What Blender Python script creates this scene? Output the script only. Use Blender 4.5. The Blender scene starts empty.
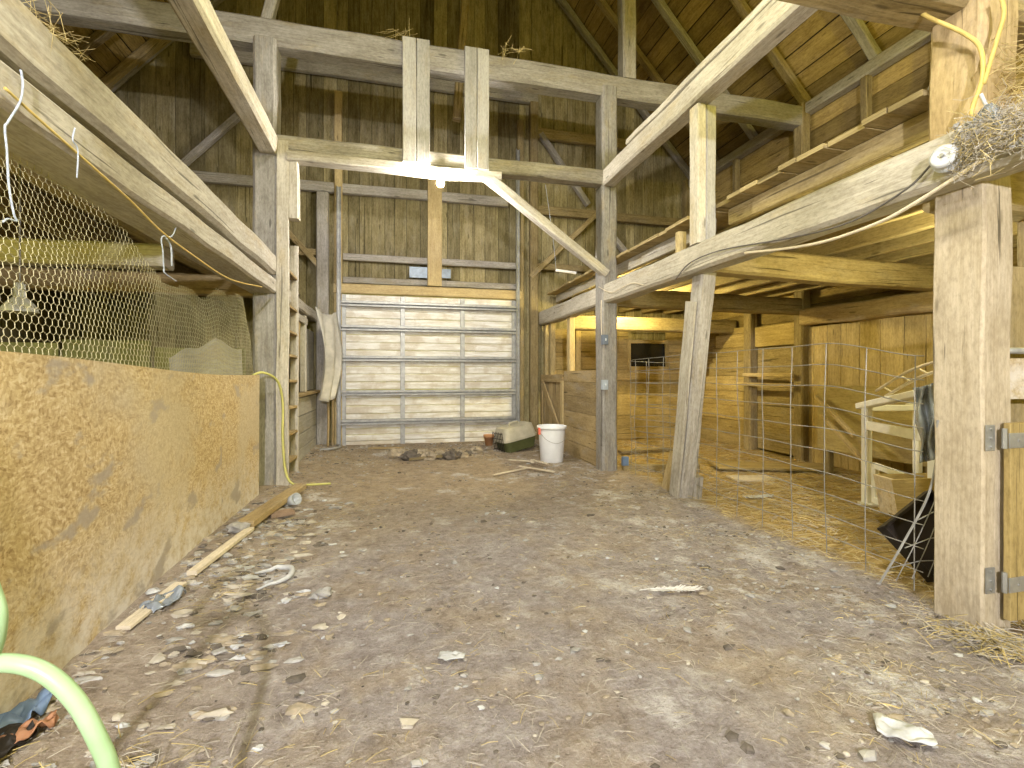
import bpy, math, random
from mathutils import Vector, Matrix, noise as mnoise
random.seed(7)
R = random.Random(11)
scene = bpy.context.scene
COL = scene.collection
V = Vector

# ------------------------------------------------------------------ node helpers
class NT:
    def __init__(self, name):
        self.m = bpy.data.materials.new(name)
        self.m.use_nodes = True
        self.t = self.m.node_tree
        self.t.nodes.clear()
        self.out = self.t.nodes.new('ShaderNodeOutputMaterial')
        self.b = self.t.nodes.new('ShaderNodeBsdfPrincipled')
        self.t.links.new(self.b.outputs[0], self.out.inputs[0])
    def n(self, typ, **kw):
        nd = self.t.nodes.new(typ)
        for k, v in kw.items(): setattr(nd, k, v)
        return nd
    def put(self, sock, val):
        if isinstance(val, bpy.types.NodeSocket): self.t.links.new(val, sock)
        elif val is not None:
            if isinstance(val, tuple) and len(val) == 3 and sock.type == 'RGBA': val = (*val, 1)
            sock.default_value = val
    def coord(self, which='Object'):
        return self.n('ShaderNodeTexCoord').outputs[which]
    def mapping(self, vec, scale=(1,1,1), loc=(0,0,0), rot=(0,0,0)):
        nd = self.n('ShaderNodeMapping')
        self.put(nd.inputs['Vector'], vec); nd.inputs['Scale'].default_value = scale
        nd.inputs['Location'].default_value = loc; nd.inputs['Rotation'].default_value = rot
        return nd.outputs[0]
    def noise(self, vec, scale, detail=4, rough=.55, dist=0, col=False):
        nd = self.n('ShaderNodeTexNoise')
        self.put(nd.inputs['Vector'], vec); nd.inputs['Scale'].default_value = scale
        nd.inputs['Detail'].default_value = detail; nd.inputs['Roughness'].default_value = rough
        nd.inputs['Distortion'].default_value = dist
        return nd.outputs['Color' if col else 'Fac']
    def voro(self, vec, scale, out='Distance', feature='F1', rnd=1):
        nd = self.n('ShaderNodeTexVoronoi', feature=feature)
        self.put(nd.inputs['Vector'], vec); nd.inputs['Scale'].default_value = scale
        nd.inputs['Randomness'].default_value = rnd
        return nd.outputs[out]
    def white(self, w):
        nd = self.n('ShaderNodeTexWhiteNoise', noise_dimensions='1D')
        self.put(nd.inputs['W'], w)
        return nd.outputs['Value']
    def math(self, op, a, b=None, clamp=False):
        nd = self.n('ShaderNodeMath', operation=op, use_clamp=clamp)
        self.put(nd.inputs[0], a)
        if b is not None: self.put(nd.inputs[1], b)
        return nd.outputs[0]
    def rng(self, v, a, b, c=0., d=1., smooth=False):
        nd = self.n('ShaderNodeMapRange')
        if smooth: nd.interpolation_type = 'SMOOTHSTEP'
        self.put(nd.inputs[0], v)
        for i, x in enumerate((a, b, c, d)): nd.inputs[i+1].default_value = x
        return nd.outputs[0]
    def ramp(self, fac, pts):
        nd = self.n('ShaderNodeValToRGB')
        self.put(nd.inputs[0], fac)
        e = nd.color_ramp.elements
        while len(e) < len(pts): e.new(.5)
        for el, (p, c) in zip(e, pts):
            el.position = p; el.color = (*c, 1)
        return nd.outputs[0]
    def mix(self, fac, a, b, blend='MIX'):
        nd = self.n('ShaderNodeMix', data_type='RGBA', blend_type=blend)
        self.put(nd.inputs[0], fac); self.put(nd.inputs[6], a); self.put(nd.inputs[7], b)
        return nd.outputs[2]
    def sep(self, vec):
        nd = self.n('ShaderNodeSeparateXYZ'); self.put(nd.inputs[0], vec); return nd.outputs
    def bump(self, h, strength=.3, dist=.01):
        nd = self.n('ShaderNodeBump'); nd.inputs['Strength'].default_value = strength
        nd.inputs['Distance'].default_value = dist
        self.put(nd.inputs['Height'], h)
        self.t.links.new(nd.outputs[0], self.b.inputs['Normal'])
    def fin(self, col, rough=.8, metal=0., spec=.2):
        self.put(self.b.inputs['Base Color'], col); self.put(self.b.inputs['Roughness'], rough)
        self.put(self.b.inputs['Metallic'], metal); self.b.inputs['Specular IOR Level'].default_value = spec
        return self.m

def wood(name, light, dark, tone=.35, grain=1.0, stain=None, stain_amt=.5, crack=.8, rough=.85, knots=True):
    t = NT(name)
    uv = t.coord('UV')
    s = t.sep(uv)
    ton = t.white(t.math('FLOOR', t.math('MULTIPLY', s[1], .1)))
    g = t.noise(t.mapping(uv, (1.3, 38*grain, 1)), 1, 6, .62, .5)
    b = t.noise(t.mapping(uv, (1.6, 4.5, 1)), 1.5, 6, .68)
    f = t.noise(t.mapping(uv, (6, 90, 1)), 1, 3, .6)
    m = t.math('ADD', t.math('MULTIPLY', g, .42), t.math('MULTIPLY', b, .58))
    c = t.mix(t.rng(m, .38, .62), dark, light)
    if stain is not None:
        sm = t.rng(t.noise(t.mapping(uv, (1.1, 3.4, 1), (7.3, 2.1, 0)), 1.6, 6, .65), .5, .72, 0, stain_amt, True)
        c = t.mix(sm, c, stain)
    sk = t.noise(t.mapping(uv, (20, 48, 1), (1, 4, 0)), 1, 5, .7)
    c = t.mix(t.rng(sk, .5, .68, 0, .4), c, tuple(x*.5 for x in dark))
    c = t.mix(t.rng(sk, .5, .33, 0, .22), c, tuple(min(1, x*1.35) for x in light))
    ck = t.rng(t.noise(t.mapping(uv, (.7, 26, 1), (3, 9, 0)), 1, 3, .5, .8), .655, .69, 0, crack)
    c = t.mix(ck, c, tuple(x*.28 for x in dark))
    if knots:
        k = t.voro(t.mapping(uv, (1.7, 7.5, 1)), 1)
        kn = t.rng(k, .05, .12, .75, 0, True)
        c = t.mix(kn, c, tuple(x*.4 for x in dark))
    c = t.mix(t.rng(f, .35, .65, 0, .22), c, tuple(x*.55 for x in dark))
    tn = t.rng(ton, 0, 1, 1-tone, 1+tone*.55)
    nd = t.n('ShaderNodeVectorMath', operation='SCALE')
    t.put(nd.inputs[0], c); t.put(nd.inputs['Scale'], tn)
    t.bump(t.math('SUBTRACT', t.math('ADD', g, t.math('MULTIPLY', f, .4)), ck), .45, .006)
    return t.fin(nd.outputs[0], rough)

def plain(name, col, rough=.6, metal=0., var=.25, scale=6, spec=.3, alpha=None):
    t = NT(name)
    o = t.coord('Object')
    nz = t.noise(o, scale, 5, .6)
    c = t.mix(t.rng(nz, .3, .7), tuple(x*(1-var) for x in col), tuple(min(1, x*(1+var*.4)) for x in col))
    t.bump(nz, .15, .005)
    t.fin(c, rough, metal, spec)
    if alpha is not None: t.b.inputs['Alpha'].default_value = alpha
    return t.m

def emit(name, col, strength):
    t = NT(name)
    t.b.inputs['Base Color'].default_value = (*col, 1)
    t.b.inputs['Emission Color'].default_value = (*col, 1)
    t.b.inputs['Emission Strength'].default_value = strength
    return t.m

# ------------------------------------------------------------------ materials
M = {}
M['pale'] = wood('weathered_pale_wood', (.60,.56,.48), (.37,.335,.27), .18, 1, (.47,.38,.22), .6)
M['grey'] = wood('grey_old_wood', (.46,.435,.395), (.26,.235,.20), .25, 1, (.36,.29,.15), .55)
M['postgrey'] = wood('dark_grey_post', (.36,.345,.325), (.19,.175,.155), .2, 1, (.34,.26,.13), .6)
M['tanply'] = wood('tan_plywood', (.47,.38,.18), (.33,.255,.11), .2, .4, (.36,.29,.15), .5, .3, knots=False)
M['brown'] = wood('brown_old_wood', (.39,.31,.165), (.20,.15,.07), .3, 1, (.30,.27,.22), .45)
M['dark'] = wood('dark_barn_board', (.40,.34,.185), (.165,.135,.06), .4, .7, (.45,.41,.30), .5)
M['loft'] = wood('loft_plank_wood', (.50,.40,.21), (.29,.22,.10), .3, 1, (.40,.35,.26), .4)
M['roof'] = wood('roof_board_wood', (.42,.31,.115), (.21,.145,.05), .4, .8, (.40,.29,.15), .5)
M['new'] = wood('yellow_new_wood', (.54,.43,.235), (.38,.285,.14), .15, .8, None, 0, .3)
M['stall'] = wood('stall_board_wood', (.47,.36,.19), (.29,.21,.10), .25, .8, (.40,.37,.32), .6)
M['warm'] = wood('ochre_stall_lining', (.55,.42,.18), (.34,.25,.095), .25, .8, (.30,.22,.10), .5)
M['bigpost'] = wood('hewn_tan_post', (.58,.50,.38), (.40,.33,.225), .1, .9, (.40,.34,.25), .7, 1.0)
M['slat'] = wood('fresh_split_slat', (.74,.66,.52), (.55,.47,.34), .15, 1, None, 0, .3, knots=False)
M['ply'] = wood('green_stained_plywood', (.30,.30,.115), (.19,.19,.06), .3, .4, (.28,.26,.16), .5, .3, knots=False)
M['greypanel'] = wood('grey_panel', (.47,.455,.43), (.34,.325,.30), .2, .5, (.42,.34,.22), .5, .2, knots=False)
M['white'] = plain('white_paint', (.84,.83,.80), .6, 0, .12, 9)
M['galv'] = plain('galvanised_steel', (.36,.36,.35), .5, .5, .3, 12)
M['wire'] = plain('dull_wire', (.44,.40,.24), .6, .2, .2, 20)
M['fence'] = plain('fence_wire', (.26,.25,.22), .5, .3, .3, 20)
M['bucket'] = plain('white_plastic', (.80,.82,.86), .4, 0, .08, 8, .5)
M['red'] = plain('red_plastic', (.75,.17,.10), .5)
M['clay'] = plain('terracotta', (.50,.26,.12), .8)
M['crate_top'] = plain('beige_plastic', (.47,.44,.34), .55)
M['crate_bot'] = plain('dark_green_plastic', (.085,.095,.035), .55)
M['black'] = plain('black_plastic', (.018,.014,.012), .5)
M['gap_fill'] = plain('dark_gap_fill', (.02,.018,.015), .8)
M['twine'] = plain('pale_blue_twine', (.42,.47,.56), .8, 0, .3, 40)
M['cable'] = plain('yellow_cable', (.62,.47,.14), .55, 0, .2, 15)
M['conduit'] = plain('pale_cable', (.66,.58,.44), .55, 0, .2, 15)
M['darkcable'] = plain('dark_cable', (.12,.11,.10), .6)
M['stone'] = plain('grey_stone', (.37,.36,.34), .9, 0, .4, 14)
M['earthlump'] = plain('tan_rubble', (.36,.305,.225), .95, 0, .45, 14)
M['rubdark'] = plain('dark_rubble', (.14,.12,.10), .9, 0, .5, 14)
M['straw'] = plain('straw_stalks', (.55,.44,.20), .7, 0, .45, 5)
M['straw2'] = plain('grey_straw_stalks', (.46,.42,.35), .8, 0, .4, 5)
M['feather'] = plain('white_feather', (.66,.65,.63), .7, 0, .1, 20)
M['paper'] = plain('dirty_white_paper', (.50,.51,.52), .7, 0, .35, 12)
M['bag'] = plain('grey_plastic_bag', (.30,.34,.39), .25, 0, .4, 14, .6, alpha=.75)
M['sheet'] = plain('milky_plastic_sheet', (.66,.63,.55), .4, 0, .3, 7, .5, alpha=.72)
M['boxblue'] = plain('blue_grey_box', (.15,.18,.24), .5, .2)
M['boxpale'] = plain('pale_blue_box', (.38,.43,.50), .5, .2)
M['brickish'] = plain('reddish_slab', (.32,.225,.16), .9, 0, .3, 10)
M['blue'] = plain('blue_wrapper', (.13,.19,.30), .4)
M['orange'] = plain('orange_wrapper', (.36,.18,.10), .5)
M['tin'] = plain('tin_patch', (.22,.26,.31), .5, .4, .3, 10)
M['porcelain'] = plain('white_porcelain', (.55,.57,.60), .4, 0, .15, 10, .5)
M['glasspane'] = plain('dark_night_glass', (.012,.014,.014), .12, 0, .2, 5, .5)
M['can'] = plain('clear_plastic_cup', (.62,.66,.70), .15, 0, .3, 20, .6, alpha=.7)

def hose_mat():
    t = NT('pale_green_hose')
    nz = t.noise(t.coord('Object'), 5, 5, .6)
    c = t.mix(t.rng(nz, .35, .7), (.27,.42,.21), (.36,.50,.31))
    return t.fin(c, .4, 0, .4)
M['hose'] = hose_mat()
M['hose2'] = plain('yellow_green_hose', (.52,.50,.16), .5, 0, .25, 6)

def osb():
    t = NT('oriented_strand_board')
    uv = t.coord('UV')
    d = t.noise(uv, 3.2, 3, .5, 0, True)
    nd = t.n('ShaderNodeVectorMath', operation='MULTIPLY_ADD')
    t.put(nd.inputs[0], d); nd.inputs[1].default_value = (.16,.16,0); t.put(nd.inputs[2], uv)
    w = nd.outputs[0]
    a = t.sep(t.voro(t.mapping(w, (46, 92, 1), (0,0,0), (0,0,.35)), 1, 'Color'))[0]
    b = t.sep(t.voro(t.mapping(w, (98, 50, 1), (3,1,0), (0,0,-.6)), 1, 'Color'))[1]
    e = t.sep(t.voro(t.mapping(w, (60, 120, 1), (5,7,0), (0,0,1.1)), 1, 'Color'))[0]
    m = t.math('ADD', t.math('MULTIPLY', a, .4), t.math('ADD', t.math('MULTIPLY', b, .35), t.math('MULTIPLY', e, .25)))
    c = t.ramp(m, [(.12,(.29,.20,.095)), (.4,(.43,.32,.165)), (.6,(.51,.395,.22)), (.88,(.62,.52,.34))])
    big = t.noise(uv, 1.1, 5, .6)
    c = t.mix(t.rng(big, .44, .62, 0, .6, True), c, (.46,.40,.30))
    # splashed pale mud near the foot and a few grey scuffs
    z = t.sep(t.coord('Object'))[2]
    sp = t.noise(uv, 9, 6, .7)
    low = t.math('MULTIPLY', t.rng(z, .03, .6, 1, 0), t.rng(sp, .36, .58))
    c = t.mix(t.math('MULTIPLY', low, .9), c, (.68,.65,.62))
    sc = t.rng(t.noise(t.mapping(uv, (1.6,2.4,1), (4.2,1.7,0)), 1.7, 5, .55), .58, .66, 0, .8, True)
    c = t.mix(sc, c, (.33,.29,.25))
    t.bump(m, .35, .004)
    return t.fin(c, .75)
M['osb'] = osb()

def floor_mat():
    t = NT('barn_floor_dirt')
    p = t.coord('Object')
    s = t.sep(p)
    n1 = t.noise(p, .9, 6, .6); n2 = t.noise(p, 5, 8, .68); n3 = t.noise(p, 26, 6, .7); n4 = t.noise(p, 2.2, 6, .6)
    n5 = t.noise(t.mapping(p, (1,1,1), (13,5,2)), 1.7, 7, .62)
    n6 = t.noise(p, 70, 5, .75); n7 = t.noise(t.mapping(p, (1,1,1), (4,9,1)), 11, 6, .7)
    mixd = t.math('ADD', t.math('MULTIPLY', n2, .35), t.math('ADD', t.math('MULTIPLY', n7, .35), t.math('MULTIPLY', n3, .3)))
    conc = t.ramp(mixd, [(.34,(.15,.125,.105)), (.46,(.285,.25,.24)), (.55,(.375,.34,.33)), (.66,(.53,.50,.495))])
    dirt = t.ramp(mixd, [(.34,(.14,.105,.07)), (.46,(.30,.235,.165)), (.55,(.39,.315,.225)), (.66,(.51,.44,.34))])
    far = t.rng(t.math('ADD', s[1], t.math('MULTIPLY', n1, 2.5)), 4.2, 7.2, 0, 1, True)
    patch = t.rng(n4, .42, .64, 0, .6, True)
    dm = t.math('MAXIMUM', far, patch)
    # strewn bedding along the panel side
    lft = t.rng(t.math('ADD', s[0], t.math('MULTIPLY', n1, .9)), -.9, .25, 1, 0, True)
    dm = t.math('MAXIMUM', dm, t.math('MULTIPLY', lft, .7))
    c = t.mix(dm, conc, dirt)
    # bare pale worn concrete
    pal = t.rng(n5, .57, .68, 0, .85, True)
    c = t.mix(t.math('MULTIPLY', pal, t.rng(n3, .3, .55)), c, (.62,.60,.585))
    # bedding on the stall side
    lime = t.math('MULTIPLY', t.rng(s[1], .9, 1.6), t.rng(t.noise(p, 4.5, 6, .7), .56, .64))
    lime = t.math('MULTIPLY', lime, t.math('MULTIPLY', t.rng(s[0], 1.3, 2.0), t.rng(s[0], 3.0, 2.5)))
    c = t.mix(t.math('MULTIPLY', lime, .7), c, (.66,.65,.66))
    st = t.rng(t.math('ADD', s[0], t.math('MULTIPLY', n2, .35)), 3.08, 3.34, 0, 1, True)
    fl = t.noise(t.mapping(p, (5, 26, 1), (0,0,0), (0,0,.6)), 1, 5, .6)
    hay = t.ramp(fl, [(.3,(.20,.135,.045)), (.5,(.40,.28,.10)), (.7,(.58,.44,.20))])
    c = t.mix(st, c, hay)
    c = t.mix(t.rng(n6, .56, .72, 0, .55), c, (.10,.08,.06))
    c = t.mix(t.rng(n6, .44, .3, 0, .45), c, (.62,.58,.52))
    sp = t.rng(t.voro(p, 17), .06, .12, .8, 0)
    c = t.mix(t.math('MULTIPLY', sp, t.rng(n4, .4, .6)), c, (.09,.075,.055))
    fleck = t.rng(t.voro(t.mapping(p, (1,1,1), (3,7,0)), 31), .05, .10, .8, 0)
    c = t.mix(t.math('MULTIPLY', fleck, t.rng(n2, .45, .6)), c, (.66,.62,.55))
    t.bump(t.math('ADD', t.math('MULTIPLY', n3, .6), t.math('ADD', t.math('ADD', n2, n7), t.math('MULTIPLY', n6, .35))), .9, .04)
    return t.fin(c, .9, 0, .15)
M['floor'] = floor_mat()

def door_mat():
    t = NT('dirty_white_door_steel')
    uv = t.coord('UV'); s = t.sep(uv)
    g = t.noise(t.mapping(uv, (2, 16, 1)), 1, 5, .65)
    n = t.noise(uv, 2.5, 6, .65)
    c = t.mix(t.rng(g, .4, .6, 0, .8), (.74,.73,.70), (.50,.45,.36))
    c = t.mix(t.rng(n, .46, .62, 0, .65, True), c, (.44,.37,.27))
    return t.fin(c, .5, 0, .4)
M['door'] = door_mat()

# ------------------------------------------------------------------ mesh builder
class MB:
    def __init__(self):
        self.v = []; self.f = []; self.uv = []; self.mi = []
    def off(self): return 10*R.randint(0, 60)+5
    def face(self, idx, uvs=None, m=0):
        self.f.append(idx); self.uv.append(uvs or [(0, 5)]*len(idx)); self.mi.append(m)
    def beam(self, p0, p1, w, h, up=(0,0,1), jit=.006, seg=None, ch=None, m=0, off=None, taper=(1,1), freq=1.7, bow=0):
        """w across, h along the up hint, between two end points; slightly irregular like sawn or hewn timber"""
        p0 = V(p0); p1 = V(p1); x = p1-p0; L = x.length; x.normalize()
        up = V(up)
        if abs(x.dot(up)) > .95: up = V((0,1,0)) if abs(x.y) < .9 else V((1,0,0))
        y = up.cross(x).normalized(); z = x.cross(y)
        seg = seg or max(1, min(40, int(L/.22)))
        ch = min(w, h)*.12 if ch is None else ch
        off = self.off() if off is None else off
        sh = V((R.uniform(0,90), R.uniform(0,90), R.uniform(0,90)))
        a, b = w/2, h/2
        ring = [(-a+ch,-b),(a-ch,-b),(a,-b+ch),(a,b-ch),(a-ch,b),(-a+ch,b),(-a,b-ch),(-a,-b+ch)]
        per = [0]
        for i in range(8):
            q = ring[(i+1) % 8]; r_ = ring[i]
            per.append(per[-1]+math.hypot(q[0]-r_[0], q[1]-r_[1]))
        base = len(self.v); u0 = R.uniform(0, 6)
        for i in range(seg+1):
            t = i/seg; c = p0+x*(L*t)
            k = taper[0]+(taper[1]-taper[0])*t
            c = c+z*(bow*math.sin(math.pi*t))
            for (cy, cz) in ring:
                q = c+y*cy*k+z*cz*k
                if jit:
                    d = mnoise.noise_vector((q+sh)*freq)*jit+mnoise.noise_vector((q+sh)*freq*4)*jit*.35
                    d -= x*d.dot(x)
                    q = q+d
                self.v.append(q)
        for i in range(seg):
            for j in range(8):
                j2 = (j+1) % 8
                A = base+i*8+j; B = base+i*8+j2; C = B+8; D = A+8
                ua = u0+L*i/seg; ub = u0+L*(i+1)/seg
                va = off+per[j]-per[8]/2; vb = off+per[j+1]-per[8]/2
                self.face((A, D, C, B), [(ua,va),(ub,va),(ub,vb),(ua,vb)], m)
        e = [(u0+q[0]*.2, off+q[1]) for q in ring]
        self.face(tuple(base+j for j in range(8)), e, m)
        self.face(tuple(base+seg*8+j for j in reversed(range(8))), list(reversed(e)), m)
    def box(self, c, s, rz=0, m=0, jit=0, up=(0,0,1), ch=None):
        d = V((math.cos(rz), math.sin(rz), 0))*(s[0]/2)
        self.beam(V(c)-d, V(c)+d, s[1], s[2], up, jit, 1 if not jit else None, ch, m)
    def tube(self, pts, r, n=8, closed=False, m=0):
        pts = [V(p) for p in pts]; N = len(pts)
        rs = r if isinstance(r, (list, tuple)) else [r]*N
        base = len(self.v); prev = None; acc = 0; off = self.off(); ls = []
        for i, p in enumerate(pts):
            if closed: d = pts[(i+1) % N]-pts[i-1]
            else: d = pts[min(i+1, N-1)]-pts[max(i-1, 0)]
            d.normalize()
            if prev is None:
                a = V((0,0,1)) if abs(d.z) < .9 else V((1,0,0))
                prev = a.cross(d).normalized()
            prev = (prev-d*prev.dot(d)).normalized()
            q = d.cross(prev)
            if i: acc += (pts[i]-pts[i-1]).length
            ls.append(acc)
            for j in range(n):
                an = 2*math.pi*j/n
                self.v.append(p+prev*(rs[i]*math.cos(an))+q*(rs[i]*math.sin(an)))
        M_ = N if closed else N-1
        for i in range(M_):
            i2 = (i+1) % N
            for j in range(n):
                j2 = (j+1) % n
                self.face((base+i*n+j, base+i*n+j2, base+i2*n+j2, base+i2*n+j),
                          [(ls[i], off+j*.01), (ls[i], off+j*.01+.01), (ls[i]+.02, off+j*.01+.01), (ls[i]+.02, off+j*.01)], m)
        if not closed:
            self.face(tuple(base+j for j in reversed(range(n))), None, m)
            self.face(tuple(base+(N-1)*n+j for j in range(n)), None, m)
    def lathe(self, c, prof, n=24, m=0, axis=None, closed=True):
        c = V(c); base = len(self.v)
        rot = axis.to_track_quat('Z', 'Y').to_matrix() if axis is not None else Matrix.Identity(3)
        for (r, z) in prof:
            for j in range(n):
                a = 2*math.pi*j/n
                self.v.append(c+rot @ V((r*math.cos(a), r*math.sin(a), z)))
        for i in range(len(prof)-1):
            for j in range(n):
                j2 = (j+1) % n
                self.face((base+i*n+j, base+i*n+j2, base+(i+1)*n+j2, base+(i+1)*n+j), None, m)
        if closed:
            self.face(tuple(base+j for j in reversed(range(n))), None, m)
            self.face(tuple(base+(len(prof)-1)*n+j for j in range(n)), None, m)
    def sheet(self, P, nu, nv, th=.004, m=0, uvs=1.0):
        """P(s,t) -> point; a thin crumpled sheet with thickness"""
        base = len(self.v)
        g = [[V(P(i/nu, j/nv)) for j in range(nv+1)] for i in range(nu+1)]
        nr = [[None]*(nv+1) for _ in range(nu+1)]
        for i in range(nu+1):
            for j in range(nv+1):
                a = g[min(i+1, nu)][j]-g[max(i-1, 0)][j]; b = g[i][min(j+1, nv)]-g[i][max(j-1, 0)]
                q = a.cross(b)
                nr[i][j] = q.normalized() if q.length > 1e-9 else V((0,0,1))
        for sgn in (1, -1):
            for i in range(nu+1):
                for j in range(nv+1): self.v.append(g[i][j]+nr[i][j]*(sgn*th/2))
        W = nv+1; K = (nu+1)*W
        for i in range(nu):
            for j in range(nv):
                a = base+i*W+j; b = a+W; c = b+1; d = a+1
                uv = [(i/nu*uvs, 5+j/nv*uvs), ((i+1)/nu*uvs, 5+j/nv*uvs), ((i+1)/nu*uvs, 5+(j+1)/nv*uvs), (i/nu*uvs, 5+(j+1)/nv*uvs)]
                self.face((a, b, c, d), uv, m)
                self.face((a+K, d+K, c+K, b+K), [uv[0], uv[3], uv[2], uv[1]], m)
        for i in range(nu):
            for j in (0, nv):
                a = base+i*W+j; b = a+W
                self.face((a, a+K, b+K, b) if j == 0 else (a, b, b+K, a+K), None, m)
        for j in range(nv):
            for i in (0, nu):
                a = base+i*W+j; b = a+1
                self.face((a, b, b+K, a+K) if i == 0 else (a, a+K, b+K, b), None, m)
    def blob(self, c, s, seed=0, rough=.3, n=10, m=0):
        c = V(c); base = len(self.v); sh = V((seed*3.1, seed*1.7, seed*.9))
        rows = n//2+1
        for i in range(rows+1):
            th = math.pi*i/rows
            for j in range(n):
                ph = 2*math.pi*j/n
                d = V((math.sin(th)*math.cos(ph), math.sin(th)*math.sin(ph), math.cos(th)))
                k = 1+rough*mnoise.noise(d*1.6+sh)+rough*.5*mnoise.noise(d*4+sh)
                self.v.append(c+V((d.x*s[0]*k, d.y*s[1]*k, d.z*s[2]*k)))
        for i in range(rows):
            for j in range(n):
                j2 = (j+1) % n
                self.face((base+i*n+j, base+(i+1)*n+j, base+(i+1)*n+j2, base+i*n+j2), None, m)
    def build(self, name, mats, parent=None, smooth=False, origin=None):
        me = bpy.data.meshes.new(name)
        if origin is None: origin = V((0,0,0))
        origin = V(origin)
        me.from_pydata([v-origin for v in self.v], [], self.f)
        ul = me.uv_layers.new(name='UVMap')
        flat = []
        for u in self.uv:
            for a in u: flat += [a[0], a[1]]
        ul.data.foreach_set('uv', flat)
        if not isinstance(mats, (list, tuple)): mats = [mats]
        for m in mats: me.materials.append(M[m] if isinstance(m, str) else m)
        me.polygons.foreach_set('material_index', self.mi)
        if smooth: me.polygons.foreach_set('use_smooth', [True]*len(self.f))
        me.update()
        o = bpy.data.objects.new(name, me)
        COL.objects.link(o)
        if parent is not None:
            o.parent = parent
            o.location = origin-parent.location
        else: o.location = origin
        return o

def tag(o, label, cat, group=None, kind=None):
    o['label'] = label; o['category'] = cat
    if group: o['group'] = group
    if kind: o['kind'] = kind
    return o
def struct(o, label=None):
    o['kind'] = 'structure'
    if label: o['label'] = label
    return o
def thing(name, loc, label, cat, group=None, kind=None):
    o = bpy.data.objects.new(name, None); COL.objects.link(o); o.location = loc
    o.empty_display_size = .1
    return tag(o, label, cat, group, kind)
def timber(name, p0, p1, w, h, mat, label, cat, group=None, parent=None, **kw):
    b = MB(); b.beam(p0, p1, w, h, **kw)
    o = b.build(name, mat, parent, origin=p0 if parent is None else parent.location)
    if parent is None: tag(o, label, cat, group, 'thing')
    elif label: o['label'] = label
    return o
def spline(ctrl, n=12):
    """Catmull-Rom through control points"""
    c = [V(p) for p in ctrl]; c = [c[0]*2-c[1]]+c+[c[-1]*2-c[-2]]; out = []
    for i in range(1, len(c)-2):
        for k in range(n):
            t = k/n; a, b, d, e = c[i-1], c[i], c[i+1], c[i+2]
            out.append(.5*((2*b)+(d-a)*t+(2*a-5*b+4*d-e)*t*t+(3*b-a-3*d+e)*t**3))
    out.append(c[-2]); return out

# world point measured in the photograph: sight line (u, v) at depth zc, or where it meets the plane x = X
def eye(u, v, zc):
    xr = (u-512)/482*zc; return (.235*zc+.972*xr, .972*zc-.235*xr, 1.3+(375-v)*zc/482)
def on_x(u, v, X): return eye(u, v, X/(.235+.972*(u-512)/482))

# ------------------------------------------------------------------ floor
XL, XR, YB = -4.9, 6.15, 9.15           # side walls and end wall of the barn
def sm(x, a, b):
    t = max(0, min(1, (x-a)/(b-a))); return t*t*(3-2*t)
def fz(x, y):
    z = mnoise.noise(V((x*.55, y*.55, 3)))*.025+mnoise.noise(V((x*1.9, y*1.9, 7)))*.012+mnoise.noise(V((x*6, y*6, 1)))*.006
    z += sm(y, 7.4, 9)*.05*(1-sm(x, 2.6, 3.2))
    z += (1-sm(x, -1.35, -.7))*.05
    z += sm(x, 2.9, 3.3)*.03*mnoise.noise(V((x*3, y*3, 9)))
    z += max(0, mnoise.noise(V((x*14, y*14, 4)))-.15)*.03*(1-sm(x, -.9, .3)+sm(x, 1.2, 2.4))
    return z
b = MB(); x0, x1, y0, y1 = XL-.1, XR+.1, -1.2, YB+.1; nx, ny = 250, 240
for j in range(ny+1):
    for i in range(nx+1):
        x = x0+(x1-x0)*i/nx; y = y0+(y1-y0)*j/ny
        b.v.append(V((x, y, fz(x, y))))
for j in range(ny):
    for i in range(nx):
        a = j*(nx+1)+i
        b.face((a, a+1, a+nx+2, a+nx+1))
struct(b.build('floor', 'floor', smooth=True))

# ------------------------------------------------------------------ outer walls and roof
PITCH = 1.1; EAVE = 5.4; MID = (XL+XR)/2
def roofz(x): return EAVE+(min(x-XL, XR-x))*PITCH
b = MB(); x = XL
while x < XR:
    w = R.uniform(.17, .29); x2 = min(x+w, XR)
    z0 = 0 if (x2 < -.95 or x > 2.15) else 2.82
    zt = max(roofz(x), roofz(x2))+.13
    b.beam(((x+x2)/2, YB+.03+R.uniform(-.008, .008), z0), ((x+x2)/2, YB+.03+R.uniform(-.008, .008), zt), .025, x2-x-.006, up=(1,0,0), jit=.004, seg=10, ch=.003)
    x = x2
for (xa, xb, za, zb) in ((XL-.1, -.98, -.05, 13), (-.98, 2.3, 2.8, 13), (2.3, XR+.1, -.05, 13)):
    b.beam(((xa+xb)/2, YB+.07, za), ((xa+xb)/2, YB+.07, zb), .03, xb-xa, up=(1,0,0), jit=0, seg=1, ch=.001, m=1)  # dark backing sheets, added to stop outside light between the boards
struct(b.build('wall_back', ['dark', 'gap_fill']))
b = MB(); z = 0
while z < EAVE:
    h = R.uniform(.2, .3); z2 = min(z+h, EAVE)
    for (ya, yb) in ((-1.2, 3.3+R.uniform(-.4, .4)), (3.3, 6.1), (6.1, YB)):
        b.beam((XR+.03, ya, (z+z2)/2), (XR+.03+R.uniform(-.006, .006), yb, (z+z2)/2), .025, z2-z-.006, jit=.004, seg=8, ch=.003)
    z = z2
b.beam((XR+.08, -1.2, 2.8), (XR+.08, YB, 2.8), .03, 5.7, jit=0, seg=1, ch=.001, m=1)  # added dark backing, keeps outside light out of the board gaps
struct(b.build('wall_right', ['roof', 'gap_fill']))
b = MB(); y = -1.2
while y < YB:
    w = R.uniform(.18, .3); y2 = min(y+w, YB)
    b.beam((XL-.03, (y+y2)/2, 0), (XL-.03, (y+y2)/2, EAVE), .025, y2-y-.006, up=(0,1,0), jit=.004, seg=6, ch=.003)
    y = y2
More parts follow.
